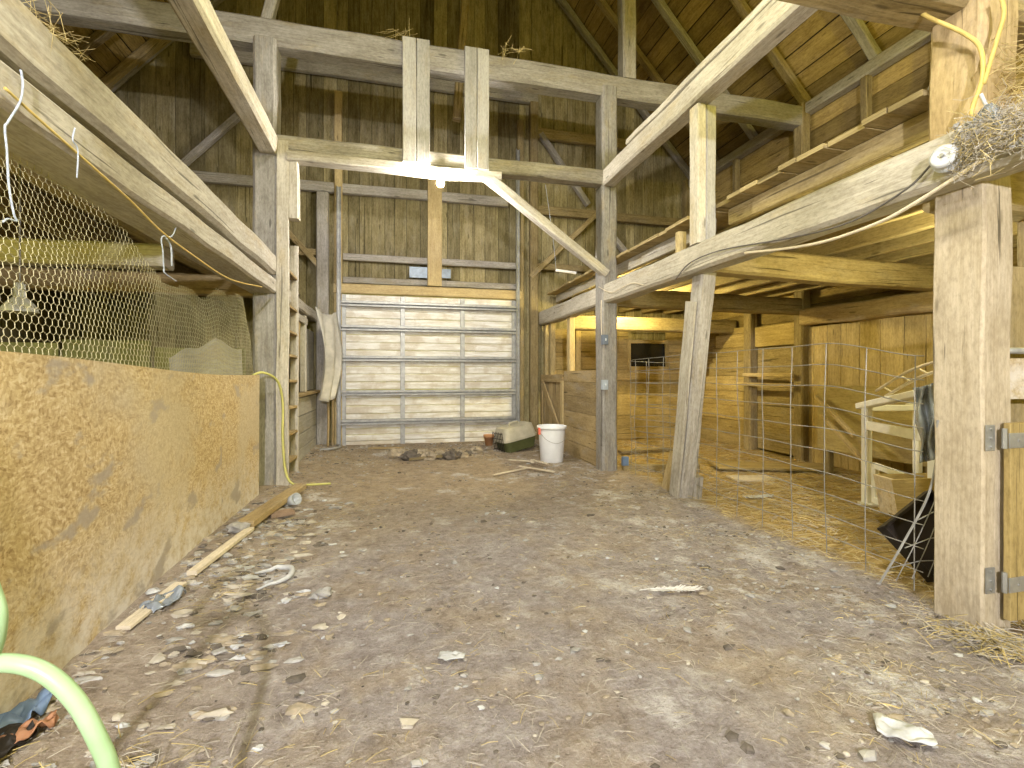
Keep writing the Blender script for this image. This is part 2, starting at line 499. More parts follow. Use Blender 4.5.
b.beam((XL-.08, -1.2, 2.8), (XL-.08, YB, 2.8), .03, 5.7, jit=0, seg=1, ch=.001, m=1)  # another added backing sheet, shuts light out of the seams
struct(b.build('wall_left', ['dark', 'gap_fill']))
b = MB(); x = XL
while x < XR:
    w = R.uniform(.2, .3); x2 = min(x+w, XR)
    b.beam(((x+x2)/2, -1.22, 3.1), ((x+x2)/2, -1.22, max(roofz(x), roofz(x2))+.1), .025, x2-x-.004, up=(1,0,0), jit=.003, seg=4, ch=.003)
    x = x2
struct(b.build('wall_front_unseen', 'dark'))  # unseen front gable, added and cut low to keep light off the roof
sl = math.hypot(1, PITCH)
for nm, xe, sg in (('ceiling_right', XR, -1), ('ceiling_left', XL, 1)):
    b = MB(); s = 0; run = (XR-XL)/2*sl
    d = V((sg/sl, 0, PITCH/sl)); nn = V((-sg*PITCH/sl, 0, 1/sl))
    while s < run:
        w = R.uniform(.22, .34); w = min(w, run-s+.01)
        c = V((xe, 0, EAVE))+d*(s+w/2)+nn*.10
        for (ya, yb) in ((-1.2, 2.9), (2.9, 6.3), (6.3, YB+.05)):
            b.beam(c+V((0, ya, 0)), c+V((0, yb, 0)), w-R.uniform(.006, .02), .022, up=tuple(nn), jit=.004, seg=6, ch=.003)
        s += w
    c = V((xe, 0, EAVE))+d*(run/2)+nn*.14
    b.beam(c+V((0, -1.3, 0)), c+V((0, YB+.1, 0)), run+.3, .03, up=tuple(nn), jit=0, seg=1, ch=.001, m=1)  # added dark underlay, blocks sky light between roof boards
    struct(b.build(nm, ['roof', 'gap_fill']))

GR = 'rafters under the roof boards'
for k, y in enumerate((2.9, 3.95, 5.0, 6.1, 7.2, 8.2, 9.0)):
    for side, xe, sg in (('over the hay loft side', XR, -1), ('over the wire-netting side', XL, 1)):
        d = V((sg, 0, PITCH))
        p0 = V((xe+sg*.02, y, EAVE+.02)); p1 = p0+d*5.35
        timber('roof_rafter', p0, p1, .10, .13, 'brown' if k % 2 else 'grey', 'grey roof rafter sloping up %s, %s from the end wall' % (side, ('seventh','sixth','fifth','fourth','third','second','first')[k]), 'rafter', GR, up=(0,1,0), jit=.012)
timber('eave_plate', (XR-.08, -1.0, 5.32), (XR-.08, 9.1, 5.32), .16, .16, 'grey', 'long grey eave plate where roof boards meet the plank side wall', 'beam')

# ------------------------------------------------------------------ end wall framing
EW = 9.04
timber('wall_girt', (-4.6, EW, 4.60), (2.1, EW, 4.62), .10, .17, 'grey', 'grey horizontal girt on end wall just behind the bright bulb', 'girt', 'end wall girts')
timber('wall_girt', (2.5, EW, 4.52), (6.1, EW, 4.50), .10, .17, 'brown', 'brown girt on end wall between diagonal braces above the loft', 'girt', 'end wall girts')
timber('wall_girt', (-3.3, EW, 6.72), (2.7, EW, 6.70), .10, .24, 'grey', 'thick girt high on the end wall behind the upper tie beam', 'girt', 'end wall girts')
timber('wall_girt', (2.6, EW, 6.02), (5.2, EW, 6.0), .10, .2, 'brown', 'short high girt on end wall over the hay loft', 'girt', 'end wall girts')
timber('wall_girt', (-.9, EW, 3.40), (2.25, EW, 3.40), .09, .12, 'grey', 'upper of two weathered girts just above the overhead door', 'girt', 'end wall girts')
timber('wall_girt', (-.9, EW, 2.99), (2.25, EW, 3.0), .09, .11, 'grey', 'lower of two weathered girts just above the overhead door', 'girt', 'end wall girts')
timber('wall_girt', (-4.8, EW, 3.45), (-1.25, EW, 3.45), .09, .12, 'brown', 'brown end wall girt beyond the ladder', 'girt', 'end wall girts')
timber('wall_girt', (2.7, EW, 3.42), (6.1, EW, 3.42), .09, .12, 'brown', 'low brown girt of end wall just above loft planks', 'girt', 'end wall girts')
timber('door_header', (-1.05, EW-.05, 2.83), (2.35, EW-.05, 2.83), .12, .17, 'new', 'yellow timber header over the overhead door', 'header')
timber('wall_stud', (.70, EW-.12, 2.93), (.70, EW-.12, 4.95), .26, .06, 'new', 'clean yellow double stud above the overhead door under the bulb', 'stud', up=(0,1,0))
timber('wall_stud', (-.98, EW-.04, 0), (-.98, EW-.04, 6.3), .13, .09, 'new', 'tall yellow stud on the ladder side of the overhead door', 'stud', up=(0,1,0))
timber('wall_stud', (2.34, EW-.04, 0), (2.34, EW-.04, 6.2), .13, .09, 'loft', 'tall tan stud at the bucket side of the overhead door', 'stud', up=(0,1,0))
timber('wall_post', (-1.24, EW-.02, 0), (-1.24, EW-.02, 4.5), .2, .14, 'grey', 'grey wall post beside hanging plastic sheet', 'post', up=(0,1,0))
timber('wall_post', (2.62, EW, 0), (2.62, EW, 6.6), .16, .14, 'brown', 'tall brown wall post between overhead door and stall planks', 'post', up=(0,1,0))
timber('wall_post', (6.0, EW, 0), (6.0, EW, EAVE), .16, .14, 'brown', 'brown corner post where end wall meets plank side wall', 'post', up=(0,1,0))
timber('diagonal_brace', (-3.75, EW-.02, 4.4), (-2.3, EW-.02, 6.0), .10, .12, 'grey', 'grey diagonal brace on end wall above the tall girders, rising toward the bulb', 'brace', up=(0,1,0))
timber('diagonal_brace', (-2.25, EW-.02, 4.25), (-1.2, EW-.02, 3.1), .10, .11, 'brown', 'brown diagonal brace on end wall just beyond the ladder top', 'brace', up=(0,1,0))
timber('diagonal_brace', (2.55, EW-.03, 3.2), (4.15, EW-.03, 4.75), .10, .12, 'brown', 'brown brace crossing the end wall above loft, rising toward side wall', 'brace', up=(0,1,0))
timber('diagonal_brace', (4.0, EW-.03, 4.4), (5.3, EW-.03, 3.0), .10, .12, 'grey', 'grey brace falling behind the tall stall post on end wall', 'brace', up=(0,1,0))
timber('diagonal_brace', (2.75, EW-.03, 6.0), (3.75, EW-.03, 4.7), .10, .12, 'grey', 'upper grey brace on end wall above the loft planks', 'brace', up=(0,1,0))
timber('diagonal_brace', (-4.6, EW-.1, 5.75), (-3.1, EW-.1, 7.4), .13, .15, 'brown', 'thick brown brace following the roof slope in upper corner', 'brace', up=(0,1,0))
b = MB(); b.beam((.25, EW-.06, 3.18), (.62, EW-.06, 3.18), .012, .2, jit=.003)
b.beam((.8, EW-.06, 3.18), (1.0, EW-.06, 3.18), .012, .17, jit=.003)
tag(b.build('metal_flashing', 'tin', origin=(.25, EW-.06, 3.2)), 'bluish metal flashing behind the yellow stud above door', 'flashing')

# overhead sectional door
DX0, DX1, DY = -.92, 2.24, 9.02
d = thing('door_1', (.66, DY, 0), 'dirty white overhead sectional door with grey steel struts', 'door', kind='structure')
b = MB()
zs = [.0, .46, 1.03, 1.60, 2.17, 2.745]
for i in range(5):
    za, zb = zs[i]+.006, zs[i+1]-.006
    rows = 4; hh = (zb-za)/rows
    for k in range(rows):                 # pressed ribs across each section
        zc = za+hh*(k+.5)
        b.beam((DX0, DY+(.0 if k % 2 else .012), zc), (DX1, DY+(.0 if k % 2 else .012), zc), .04, hh-.004, jit=.002, seg=12, ch=.012, off=5+10*((i*4+k) % 50))
b.build('door_sections', 'door', d, origin=d.location)
b = MB()
for xs in (DX0+.03, .13, 1.22, DX1-.03):
    b.beam((xs, DY-.035, .02), (xs, DY-.04, 2.72), .08, .03, up=(0,1,0), jit=.001, ch=.003)
b.build('stiles', 'galv', d, origin=d.location)
for zz in (.47, .99, 1.6, 2.14, 2.57):
    b = MB()
    b.beam((DX0, DY-.075, zz+.035), (DX1, DY-.075, zz+.035), .09, .014, jit=.001, ch=.003)
    b.beam((DX0, DY-.075, zz-.045), (DX1, DY-.075, zz-.045), .09, .014, jit=.001, ch=.003)
    b.beam((DX0, DY-.115, zz+.018), (DX1, DY-.115, zz+.018), .012, .04, jit=.001, ch=.003)
    b.beam((DX0, DY-.115, zz-.04), (DX1, DY-.115, zz-.04), .012, .03, jit=.001, ch=.003)
    b.beam((DX0, DY-.045, zz-.005), (DX1, DY-.045, zz-.005), .012, .07, jit=.001, ch=.003)
    b.build('strut', 'galv', d, origin=d.location)
b = MB(); b.beam((DX0, DY-.01, .0), (DX1, DY-.01, .0), .05, .05, jit=.002); b.build('bottom_seal', 'black', d, origin=d.location)
for xs, zt in ((DX0-.04, 4.6), (DX1+.03, 5.6)):
    b = MB()
    b.beam((xs, DY-.09, .03), (xs, DY-.09, zt), .07, .012, up=(0,1,0), jit=0, ch=.003)
    b.beam((xs-.03, DY-.12, .03), (xs-.03, DY-.12, zt), .012, .06, up=(0,1,0), jit=0, ch=.003)
    b.beam((xs+.03, DY-.12, .03), (xs+.03, DY-.12, zt), .012, .03, up=(0,1,0), jit=0, ch=.003)
    o = b.build('door_track', 'galv', d, origin=d.location)
    b = MB()
    for zz in (.5, 1.05, 1.62, 2.18):
        b.tube([(xs, DY-.12, zz), (xs, DY-.04, zz)], .022, 8)
    b.build('rollers', 'black', o, origin=d.location)

# ------------------------------------------------------------------ main timber frame
BY = 6.12
timber('timber_post', (-1.45, BY, 0), (-1.45, BY, 5.15), .25, .26, 'postgrey', 'tall grey timber post beside the ladder', 'post', up=(0,1,0), jit=.012)
timber('timber_post', (2.81, BY, 0), (2.81, BY, 5.2), .22, .25, 'postgrey', 'tall timber post with switch boxes at the plank stall', 'post', up=(0,1,0), jit=.012)
timber('nailed_board', (-1.255, BY-.13, 0), (-1.255, BY-.13, 3.98), .13, .05, 'pale', 'pale split board nailed to the post beside the ladder', 'board', up=(0,1,0), jit=.012)
timber('corbel_block', (-1.14, BY-.1, 3.1), (-1.14, BY-.1, 3.76), .11, .13, 'pale', 'rough pale block under the tie beam end above the ladder', 'block', up=(0,1,0), jit=.02)
timber('tie_beam', (-1.5, BY-.05, 3.955), (2.9, BY-.05, 3.955), .2, .19, 'grey', 'tie beam that carries the bright bulb', 'beam', jit=.014)
timber('lower_rail', (-1.2, BY-.12, 3.805), (1.3, BY-.10, 3.81), .17, .11, 'pale', 'pale dusty rail under the tie beam near bulb', 'rail', jit=.018)
timber('diagonal_brace', (1.1, BY-.12, 3.82), (2.76, BY-.1, 2.66), .11, .14, 'pale', 'pale diagonal brace from bulb tie beam down to the stall post', 'brace', up=(0,1,0), jit=.012)
timber('diagonal_brace', (-2.75, BY+.1, 6.3), (-4.6, BY+.1, 4.6), .12, .14, 'brown', 'brown brace in dark corner above the wire netting', 'brace', up=(0,1,0))
timber('upper_tie_beam', (-4.7, BY+.02, 5.26), (6.05, BY+.02, 5.22), .24, .3, 'grey', 'huge grey upper tie beam crossing the whole barn', 'beam', jit=.016)
for xa, xb, lab in ((.08, .41, 'hanging double board above the bulb, on the ladder side'), (.83, 1.14, 'hanging double board above the tie beam, on the stall side of the bulb')):
    t = thing('hanging_boards', (xa, BY-.18, 4.0), 'grey '+lab, 'boards', 'double boards between the two tie beams')
    h = (xb-xa)/2
    for q in (0, 1):
        timber('board', (xa+h*(q+.5), BY-.18, 3.86), (xa+h*(q+.5), BY-.18, 5.36), h-.006, .05, 'greypanel', None, None, parent=t, up=(0,1,0), jit=.005)
timber('queen_post', (3.12, BY, 5.36), (3.12, BY, 8.7), .2, .2, 'grey', 'grey post standing on the upper tie beam in the dark roof', 'post', up=(0,1,0), jit=.01)
timber('roof_strut', (-1.45, BY, 5.4), (-1.0, BY, 7.5), .12, .12, 'grey', 'short pale strut standing on the upper tie beam above ladder', 'strut', up=(0,1,0))
timber('roof_strut', (1.0, BY+2.0, 5.6), (1.25, BY+2, 9.0), .13, .13, 'brown', 'brown strut in the dark roof behind upper tie beam', 'strut', up=(0,1,0))
timber('purlin_plate', (2.79, -.6, 3.96), (2.79, BY+.1, 3.95), .2, .22, 'pale', 'pale long plate running above the hay loft edge to the stall post', 'beam', jit=.014)
timber('plate_cap', (2.73, 2.9, 4.10), (2.73, 5.3, 4.09), .09, .06, 'pale', 'thin pale plank lying on the long plate above loft', 'plank', jit=.012)
timber('purlin_plate', (-1.4, -.6, 3.92), (-1.4, BY, 3.92), .2, .2, 'pale', 'pale long plate above the wire netting side', 'beam', jit=.014)
timber('near_tie_beam', (-1.6, 1.98, 3.33), (6.1, 1.98, 3.33), .24, .24, 'brown', 'brown tie beam crossing at the top of the big split post', 'beam', jit=.012)

# ---- loft on the stall side
GX = 2.83
timber('loft_girder', (GX, -.4, 2.40), (GX, 9.0, 2.40), .22, .26, 'pale', 'long pale loft girder carrying cables over the stalls', 'beam', jit=.014)
timber('rim_joist', (3.09, 2.0, 2.795), (3.09, 3.95, 2.795), .05, .15, 'loft', 'yellowish rim board under loft plank ends, near the straw nest', 'board', jit=.006)
timber('rim_joist', (3.09, 4.2, 2.795), (3.09, 9.0, 2.795), .05, .15, 'pale', 'pale rim board under loft plank ends, beyond the strut', 'board', jit=.006)
timber('stub_block', (2.86, 4.42, 2.53), (2.86, 4.42, 2.77), .09, .07, 'loft', 'short stub block on girder beside the double strut', 'block', up=(0,1,0))
b = MB(); y = 2.08
while y < 9.0:
    w = R.uniform(.16, .28)
    xs = 2.88+R.uniform(-.012, .03)
    if 3.88 < y+w/2 < 4.2 : xs = 2.95
    b.beam((xs, y+w/2, 2.89+R.uniform(-.004, .004)), (XR, y+w/2, 2.89), w-.008, .035, jit=.003, seg=6, ch=.003)
    y += w
struct(b.build('loft_floor', 'loft'), 'rough loft planks seen from below')
t_ = ('stall post', 'second', 'third', 'fourth', 'side wall')
for k, xj in enumerate((3.45, 3.95, 4.45, 4.95, 5.45, 5.95)):
    timber('loft_joist', (xj, 1.9, 2.705), (xj, 9.0, 2.705), .07, .28, 'loft', 'loft joist under the stall side planks, %s from the girder' % ('first','second','third','fourth','fifth','sixth')[k], 'joist', 'loft joists over the stalls', jit=.01)
timber('cross_beam', (2.9, 4.12, 2.43), (6.1, 4.12, 2.38), .2, .26, 'loft', 'thick ochre cross beam under loft behind leaning prop', 'beam', jit=.01, bow=-.02)
timber('cross_beam', (2.9, BY, 2.36), (6.1, BY, 2.34), .2, .24, 'brown', 'dark brown cross beam under loft at the stall post', 'beam', jit=.01)
timber('cross_beam', (2.9, 7.75, 2.19), (6.1, 7.75, 2.19), .2, .24, 'loft', 'pale cross beam lit by the warm stall bulb', 'beam', jit=.01)
timber('cross_beam', (2.9, 2.02, 2.34), (6.1, 2.02, 2.34), .18, .26, 'loft', 'cross beam under loft behind the big split post', 'beam', jit=.01)
t = thing('double_strut', (2.82, 4.0, 2.53), 'pale grey double strut between loft girder and long plate', 'strut')
timber('plank', (2.765, 4.0, 2.53), (2.765, 4.0, 3.82), .09, .14, 'pale', None, None, parent=t, up=(0,1,0), jit=.006)
timber('plank', (2.87, 4.0, 2.53), (2.87, 4.0, 3.82), .11, .12, 'greypanel', None, None, parent=t, up=(0,1,0), jit=.006)
t = thing('leaning_prop', (2.98, 4.57, 0), 'leaning grey wooden prop under the loft girder', 'prop')
timber('prop_post', (2.99, 4.57, -.02), (2.93, 4.13, 2.30), .17, .17, 'grey', None, None, parent=t, up=(0,1,0), jit=.01)
timber('side_board', (2.87, 4.56, .02), (2.82, 4.18, 2.02), .03, .15, 'pale', 'pale board on the side of the prop', None, parent=t, up=(0,1,0), jit=.006)
timber('foot_block', (3.08, 4.50, .0), (3.08, 4.47, .24), .1, .12, 'grey', None, None, parent=t, up=(0,1,0), jit=.01)

# ---- loft on the netting side
timber('loft_girder', (-1.475, .2, 2.315), (-1.475, 9.0, 2.315), .31, .165, 'pale', 'lower pale loft girder above the wire netting', 'beam', jit=.012)
timber('rim_joist', (-1.46, .2, 2.565), (-1.46, 6.0, 2.565), .28, .24, 'pale', 'upper pale loft timber stacked on the netting side girder', 'beam', jit=.012)
b = MB(); y = .2
while y < 9.0:
    w = R.uniform(.2, .3)
    b.beam((-1.62, y+w/2, 2.70), (XL, y+w/2, 2.70), w-.008, .035, jit=.004, seg=5, ch=.003); y += w
struct(b.build('loft_floor', 'brown'), 'rough loft planks above the netting pen')
for k, xj in enumerate((-2.05, -2.65, -3.25, -3.9, -4.5)):
    timber('loft_joist', (xj, .2, 2.56), (xj, 9.0, 2.56), .12, .24, 'brown', 'brown loft joist above the netting pen, %s from its girder' % ('first','second','third','fourth','fifth')[k], 'joist', 'loft joists over the netting pen', jit=.012)
timber('cross_beam', (-1.64, 4.1, 2.17), (-4.85, 4.1, 2.15), .17, .16, 'grey', 'pale log cross beam behind the wire netting', 'beam', jit=.02)
timber('cross_beam', (-1.60, 6.2, 2.33), (-4.85, 6.2, 2.33), .2, .22, 'stall', 'ochre cross beam deeper behind wire netting', 'beam', jit=.012)
b = MB(); xx = -1.75
for w, zt in ((1.0, 1.62), (.9, 1.7), (.8, 1.66), (.45, 1.5)):
    b.beam((xx-w/2, 6.45, 0), (xx-w/2, 6.45, zt), w-.04, .03, up=(0,1,0), jit=.004, ch=.003); xx -= w
struct(b.build('partition', 'ply'), 'green stained board partition behind the netting pen')
b = MB()
def Pg(s, t):
    return (-1.75-.75*s, 6.22+.04*math.sin(9*s)+.25*(1-t)*.3, .95+.75*t-.28*abs(s-.35)+.03*math.sin(14*s+3*t))
b.sheet(Pg, 14, 8, .01)
tag(b.build('feed_sack', 'greypanel', origin=(-2.1, 6.1, .95), smooth=True), 'grey empty sack draped behind the wire netting near post', 'sack')

# OSB pen wall
t = thing('pen_wall', (-1.40, 3.0, 0), 'stained strand-board pen wall under the wire netting', 'wall panel', kind='thing')
for k, (ya, yb) in enumerate(((.35, 2.0), (2.005, 4.44), (4.445, 5.50))):
    b = MB(); base = 0
    ny_, nz_ = max(2, int((yb-ya)/.2)), 6
    def P(s, q, ya=ya, yb=yb, k=k):
        y = ya+(yb-ya)*s; z = -.03+(1.33+.085*sm(y, 4.6, 1.8)*1.0)*q if False else -.03+(1.33+.09*(1-sm(y, 1.8, 4.6)))*q
        return (-1.40+.012*math.sin(y*1.3)+.008*q, y, z)
    b.sheet(P, ny_, nz_, .014)
    for i in range(len(b.f)):                   # metre-true texture coordinates
        b.uv[i] = [(b.v[a].y+k*7, b.v[a].z+k*3) for a in b.f[i]]
    o = b.build('strand_board', 'osb', t, origin=t.location)
timber('end_stud', (-1.44, 5.54, 0), (-1.44, 5.54, 1.3), .09, .06, 'stall', None, None, parent=t, up=(0,1,0), jit=.005)
timber('top_rail', (-1.45, .35, 1.22), (-1.45, 5.6, 1.22), .04, .09, 'stall', None, None, parent=t, jit=.004)
for yy in (1.9, 3.2, 4.4):
    timber('stud', (-1.45, yy, 0), (-1.45, yy, 1.17), .05, .09, 'stall', None, None, parent=t, up=(0,1,0))

# chicken wire
def hexnet(name, s0, s1, zlo, zhi, P, cell, r, label, origin):
    b = MB(); W = cell; a = W/math.sqrt(3); edges = {}; pts = {}
    def vid(x, z):
        k = (round(x*2/W), round(z*2/a*1.0))
        if k not in pts: pts[k] = (x, z)
        return k
    nrow = int((zhi-zlo)/(1.5*a))+1; ncol = int((s1-s0)/W)+1
    for j in range(nrow):
        for i in range(ncol):
            cx = s0+W*i+(W/2 if j % 2 else 0); cz = zlo+1.5*a*j
            ks = [vid(cx+dx*W/2, cz+dz*a) for dx, dz in ((0,1),(1,.5),(1,-.5),(0,-1),(-1,-.5),(-1,.5))]
            for q in range(6):
                e = (ks[q], ks[(q+1) % 6])
                if e[0] > e[1]: e = (e[1], e[0])
                edges[e] = 1
    for (ka, kb) in edges:
        A = P(*pts[ka]); B = P(*pts[kb])
        if A is None or B is None: continue
        A = V(A); B = V(B); d_ = (B-A).normalized()
        y_ = V((1,0,0)); y_ = (y_-d_*y_.dot(d_)).normalized(); z_ = d_.cross(y_)
        n0 = len(b.v)
        for p in (A, B):
            for an in (0, 2.0944, 4.18879): b.v.append(p+y_*(r*math.cos(an))+z_*(r*math.sin(an)))
        for j in range(3): b.face((n0+j, n0+(j+1) % 3, n0+3+(j+1) % 3, n0+3+j))
    return b.build(name, 'wire', origin=origin)
def Pn(s, z):
    top = 2.20-.05*math.sin(s*2.1)-.22*sm(s, 3.0, 3.7)+.08*sm(s, 4.4, 5.4)
    if z > top or s > 5.52: return None
    q = (z-1.2)/.85
    dx = .03*mnoise.noise(V((s*1.4, z*1.8, 2)))*min(1, q*2)+.012*mnoise.noise(V((s*4, z*4, 5)))*q
    sq = s-.10*q*math.exp(-((s-3.6)/.6)**2)*math.sin((s-3.6)*3)
    zz = z-.05*math.exp(-((s-4.6)/.5)**2)*q*math.sin(s*9)
    return (-1.425+dx-.10*q, sq+.01*mnoise.noise(V((s*9, z*9, 1))), zz)
net = hexnet('chicken_wire', 1.2, 5.6, 1.2, 2.25, Pn, .038, .0014, '', (-1.43, 3.0, 1.2))
tag(net, 'hexagonal wire netting above the strand-board pen wall', 'wire netting')

# ladder behind the netting-side post
t = thing('fixed_ladder', (-1.28, 6.5, 0), 'tall wooden ladder fixed behind the timber post', 'ladder')
timber('rail', (-1.28, 6.78, 0), (-1.28, 6.78, 2.98), .10, .035, 'pale', None, None, parent=t, up=(0,1,0), jit=.004)
timber('rail', (-1.30, 6.30, 0), (-1.30, 6.30, 2.6), .09, .035, 'pale', None, None, parent=t, up=(0,1,0), jit=.004)
for zz in (.25, .58, .9, 1.23, 1.54, 1.83, 2.14, 2.56):
    timber('rung', (-1.29, 6.28, zz), (-1.29, 6.80, zz-.01), .10, .035, 'stall', None, None, parent=t, jit=.004)

# low plank wall between ladder and end wall
b = MB(); z = -.02
while z < .98:
    h = R.uniform(.2, .28); h = min(h, .99-z)
    b.beam((-1.36, 6.9, z+h/2), (-1.36, 9.0, z+h/2), .035, h-.008, jit=.004, seg=6, ch=.003); z += h
t = thing('low_plank_wall', (-1.36, 7.9, 0), 'low grey plank wall between ladder and overhead door', 'wall panel', kind='thing')
b.build('planks', 'greypanel', t, origin=t.location)
timber('sill_board', (-1.34, 6.85, 1.02), (-1.34, 9.0, 1.02), .14, .045, 'stall', None, None, parent=t, jit=.005)
timber('plywood_sheet', (-1.40, 7.95, 1.55), (-1.40, 9.0, 1.55), .02, 1.0, 'greypanel', 'grey sheet panel above the low plank wall', 'panel', jit=.002)
timber('slanted_board', (-1.34, 7.15, 1.05), (-1.36, 7.42, 2.2), .03, .3, 'stall', 'wide tan board slanting above the low plank wall', 'board', up=(0,1,0), jit=.004)
timber('rail_board', (-1.34, 6.95, 2.12), (-1.34, 8.0, 2.12), .04, .1, 'pale', 'short pale rail under the girder beyond the ladder', 'rail', jit=.005)
timber('wall_stud', (-1.36, 7.85, 1.05), (-1.36, 7.85, 2.2), .09, .07, 'pale', 'pale stud above the low plank wall beside the grey panel', 'stud', up=(0,1,0), jit=.005)
b = MB()
def Pp(s, q):
    w = .62*(1-.35*q)*(1+.15*math.sin(5*q)); y = 8.42+w*(s-.5)
    return (-1.10+.26*(s-.5)*(1-.4*q)+.07*math.sin(s*12+q*3)*(.3+.7*q)*(1-.3*q)+.08*math.sin(q*3.1), y+.03*math.sin(7*q+4*s), 2.38-1.45*q-.08*math.sin(s*3.1))
b.sheet(Pp, 18, 22, .003)
tag(b.build('plastic_sheet', 'sheet', origin=(-1.2, 8.55, 2.35), smooth=True), 'milky plastic sheet bunched and hanging beside the overhead door', 'sheet')
for k, (xx_, yy_, zt) in enumerate(((-1.12, 8.72, 1.05), (-1.06, 8.85, .9))):
    b = MB(); b.tube(spline([(xx_, yy_, fz(xx_, yy_)), (xx_+.01, yy_, zt*.5), (xx_, yy_+.01, zt)]), .02, 8)
    tag(b.build('stub_pipe', 'stall', origin=(xx_, yy_, 0), smooth=True), ('tan upright pipe below the plastic sheet, nearer the ladder', 'tan upright pipe below the plastic sheet, nearer the door track')[k], 'pipe')
b = MB(); b.tube(spline([(-.98, 8.75, .1), (-.9, 8.55, .10), (-1.0, 8.4, .09), (-1.2, 8.38, .08)]), .022, 8)
tag(b.build('bent_pipe', 'galv', origin=(-1, 8.6, 0), smooth=True), 'small bent grey pipe on dirt below door track', 'pipe')

# ------------------------------------------------------------------ stalls under the loft
b = MB(); z = -.02
while z < 1.36:
    h = min(R.uniform(.22, .3), 1.37-z)
    b.beam((2.78, 6.26, z+h/2), (2.78, 7.70, z+h/2+.0), .035, h-.004, jit=.003, seg=5, ch=.003); z += h
tag(b.build('stall_wall', 'stall', origin=(2.78, 7, 0)), 'low wide-plank stall wall between the post and the stall gate', 'wall panel', kind='thing')
t = thing('stall_gate', (2.76, 8.3, 0), 'closed plank stall gate with diagonal brace behind white bucket', 'gate')
b = MB(); y = 7.76
while y < 8.98:
    w = min(R.uniform(.16, .24), 8.99-y)
    b.beam((2.80, y+w/2, .05), (2.80, y+w/2, 1.28), w-.006, .025, up=(1,0,0), jit=.003, seg=5, ch=.003); y += w
b.build('boards', 'stall', t, origin=t.location)
timber('top_rail', (2.765, 7.74, 1.24), (2.765, 9.0, 1.24), .03, .14, 'stall', None, None, parent=t, jit=.003)
timber('bottom_rail', (2.765, 7.74, .2), (2.765, 9.0, .2), .03, .14, 'stall', None, None, parent=t, jit=.003)
timber('stile', (2.765, 7.80, .1), (2.765, 7.80, 1.2), .12, .03, 'new', None, None, parent=t, up=(1,0,0), jit=.003)
timber('stile', (2.765, 8.95, .1), (2.765, 8.95, 1.2), .1, .03, 'stall', None, None, parent=t, up=(1,0,0), jit=.003)
timber('brace', (2.755, 7.85, .28), (2.755, 8.9, 1.16), .03, .14, 'stall', None, None, parent=t, jit=.003)
for yy, lab in ((7.62, 'pale stud between plank stall wall and loft girder'), (8.62, 'ochre stud above the stall gate'), (8.95, 'ochre stud at end wall above stall gate')):
    timber('stall_stud', (2.86, yy, 1.3 if yy > 8 else 0), (2.86, yy, 2.29), .10, .12, 'new' if yy < 8 else 'loft', lab, 'stud', 'studs under the loft girder', up=(0,1,0), jit=.004)

# end-wall lining with a dark window
b = MB(); z = 0
while z < 2.2:
    h = min(R.uniform(.2, .27), 2.21-z)
    if z+h < 1.46 or z > 1.94: segs = [(2.9, 5.91)]
    else: segs = [(2.9, 4.60), (5.46, 5.91)]
    for xa, xb in segs:
        b.beam((xa, 8.98, z+h/2), (xb, 8.98, z+h/2), .03, h-.006, jit=.004, seg=6, ch=.003)
    z += h
struct(b.build('wall_lining', 'warm'), 'ochre plank lining of the end wall in the stalls')
w_ = thing('window_1', (5.03, 8.96, 1.7), 'dark stall window in the end wall', 'window', kind='structure')
b = MB()
for p0, p1 in (((4.58,8.94,1.44),(5.48,8.94,1.44)), ((4.58,8.94,1.98),(5.48,8.94,1.98)), ((4.60,8.94,1.44),(4.60,8.94,1.98)), ((5.46,8.94,1.44),(5.46,8.94,1.98))):
    b.beam(p0, p1, .05, .07, jit=.003, up=(0,0,1) if p0[0] != p1[0] else (1,0,0))
b.build('window_frame', 'warm', w_, origin=w_.location)
b = MB(); b.beam((4.6, 8.99, 1.71), (5.46, 8.99, 1.71), .01, .5, jit=0); b.build('window_pane', 'glasspane', w_, origin=w_.location)
for xx_ in (4.28, 3.5):
    timber('lining_stud', (xx_, 8.93, 0), (xx_, 8.93, 2.2), .1, .06, 'warm', ('ochre batten on end wall lining beside the dark window' if xx_ > 4 else 'ochre batten on end wall lining just behind the stall post'), 'batten', up=(0,1,0), jit=.004)

# side wall in the stalls
RW = 6.02
timber('wall_post', (RW, 7.2, 0), (RW, 7.2, 2.5), .16, .18, 'brown', 'dark wall post between ochre plank lining and the manger bay', 'post', up=(0,1,0), jit=.01)
timber('wall_post', (RW, 6.1, 0), (RW, 6.1, EAVE), .16, .18, 'brown', 'side wall post at the huge upper tie beam end', 'post', up=(0,1,0), jit=.01)
timber('wall_post', (RW, 4.1, 0), (RW, 4.1, EAVE), .16, .18, 'brown', 'side wall post behind the white frame stand', 'post', up=(0,1,0), jit=.01)
timber('wall_stud', (RW+.04, 5.1, 2.9), (RW+.04, 5.1, EAVE), .1, .1, 'brown', 'brown stud of the side wall above loft planks, between posts', 'stud', up=(0,1,0), jit=.01)
timber('wall_stud', (RW+.04, 7.6, 2.9), (RW+.04, 7.6, EAVE), .1, .1, 'brown', 'brown stud of the side wall above loft, toward end wall', 'stud', up=(0,1,0), jit=.01)
timber('loft_brace', (5.95, 3.9, 5.1), (5.95, 5.0, 3.0), .1, .12, 'grey', 'grey brace leaning on the plank side wall above loft', 'brace', up=(1,0,0), jit=.01)
b = MB(); y = 2.1
while y < 6.0:
    w = min(R.uniform(.2, .3), 6.02-y)
    b.beam((6.07, y+w/2, 0), (6.07, y+w/2, 2.02), .025, w-.006, up=(0,1,0), jit=.004, seg=6, ch=.003); y += w
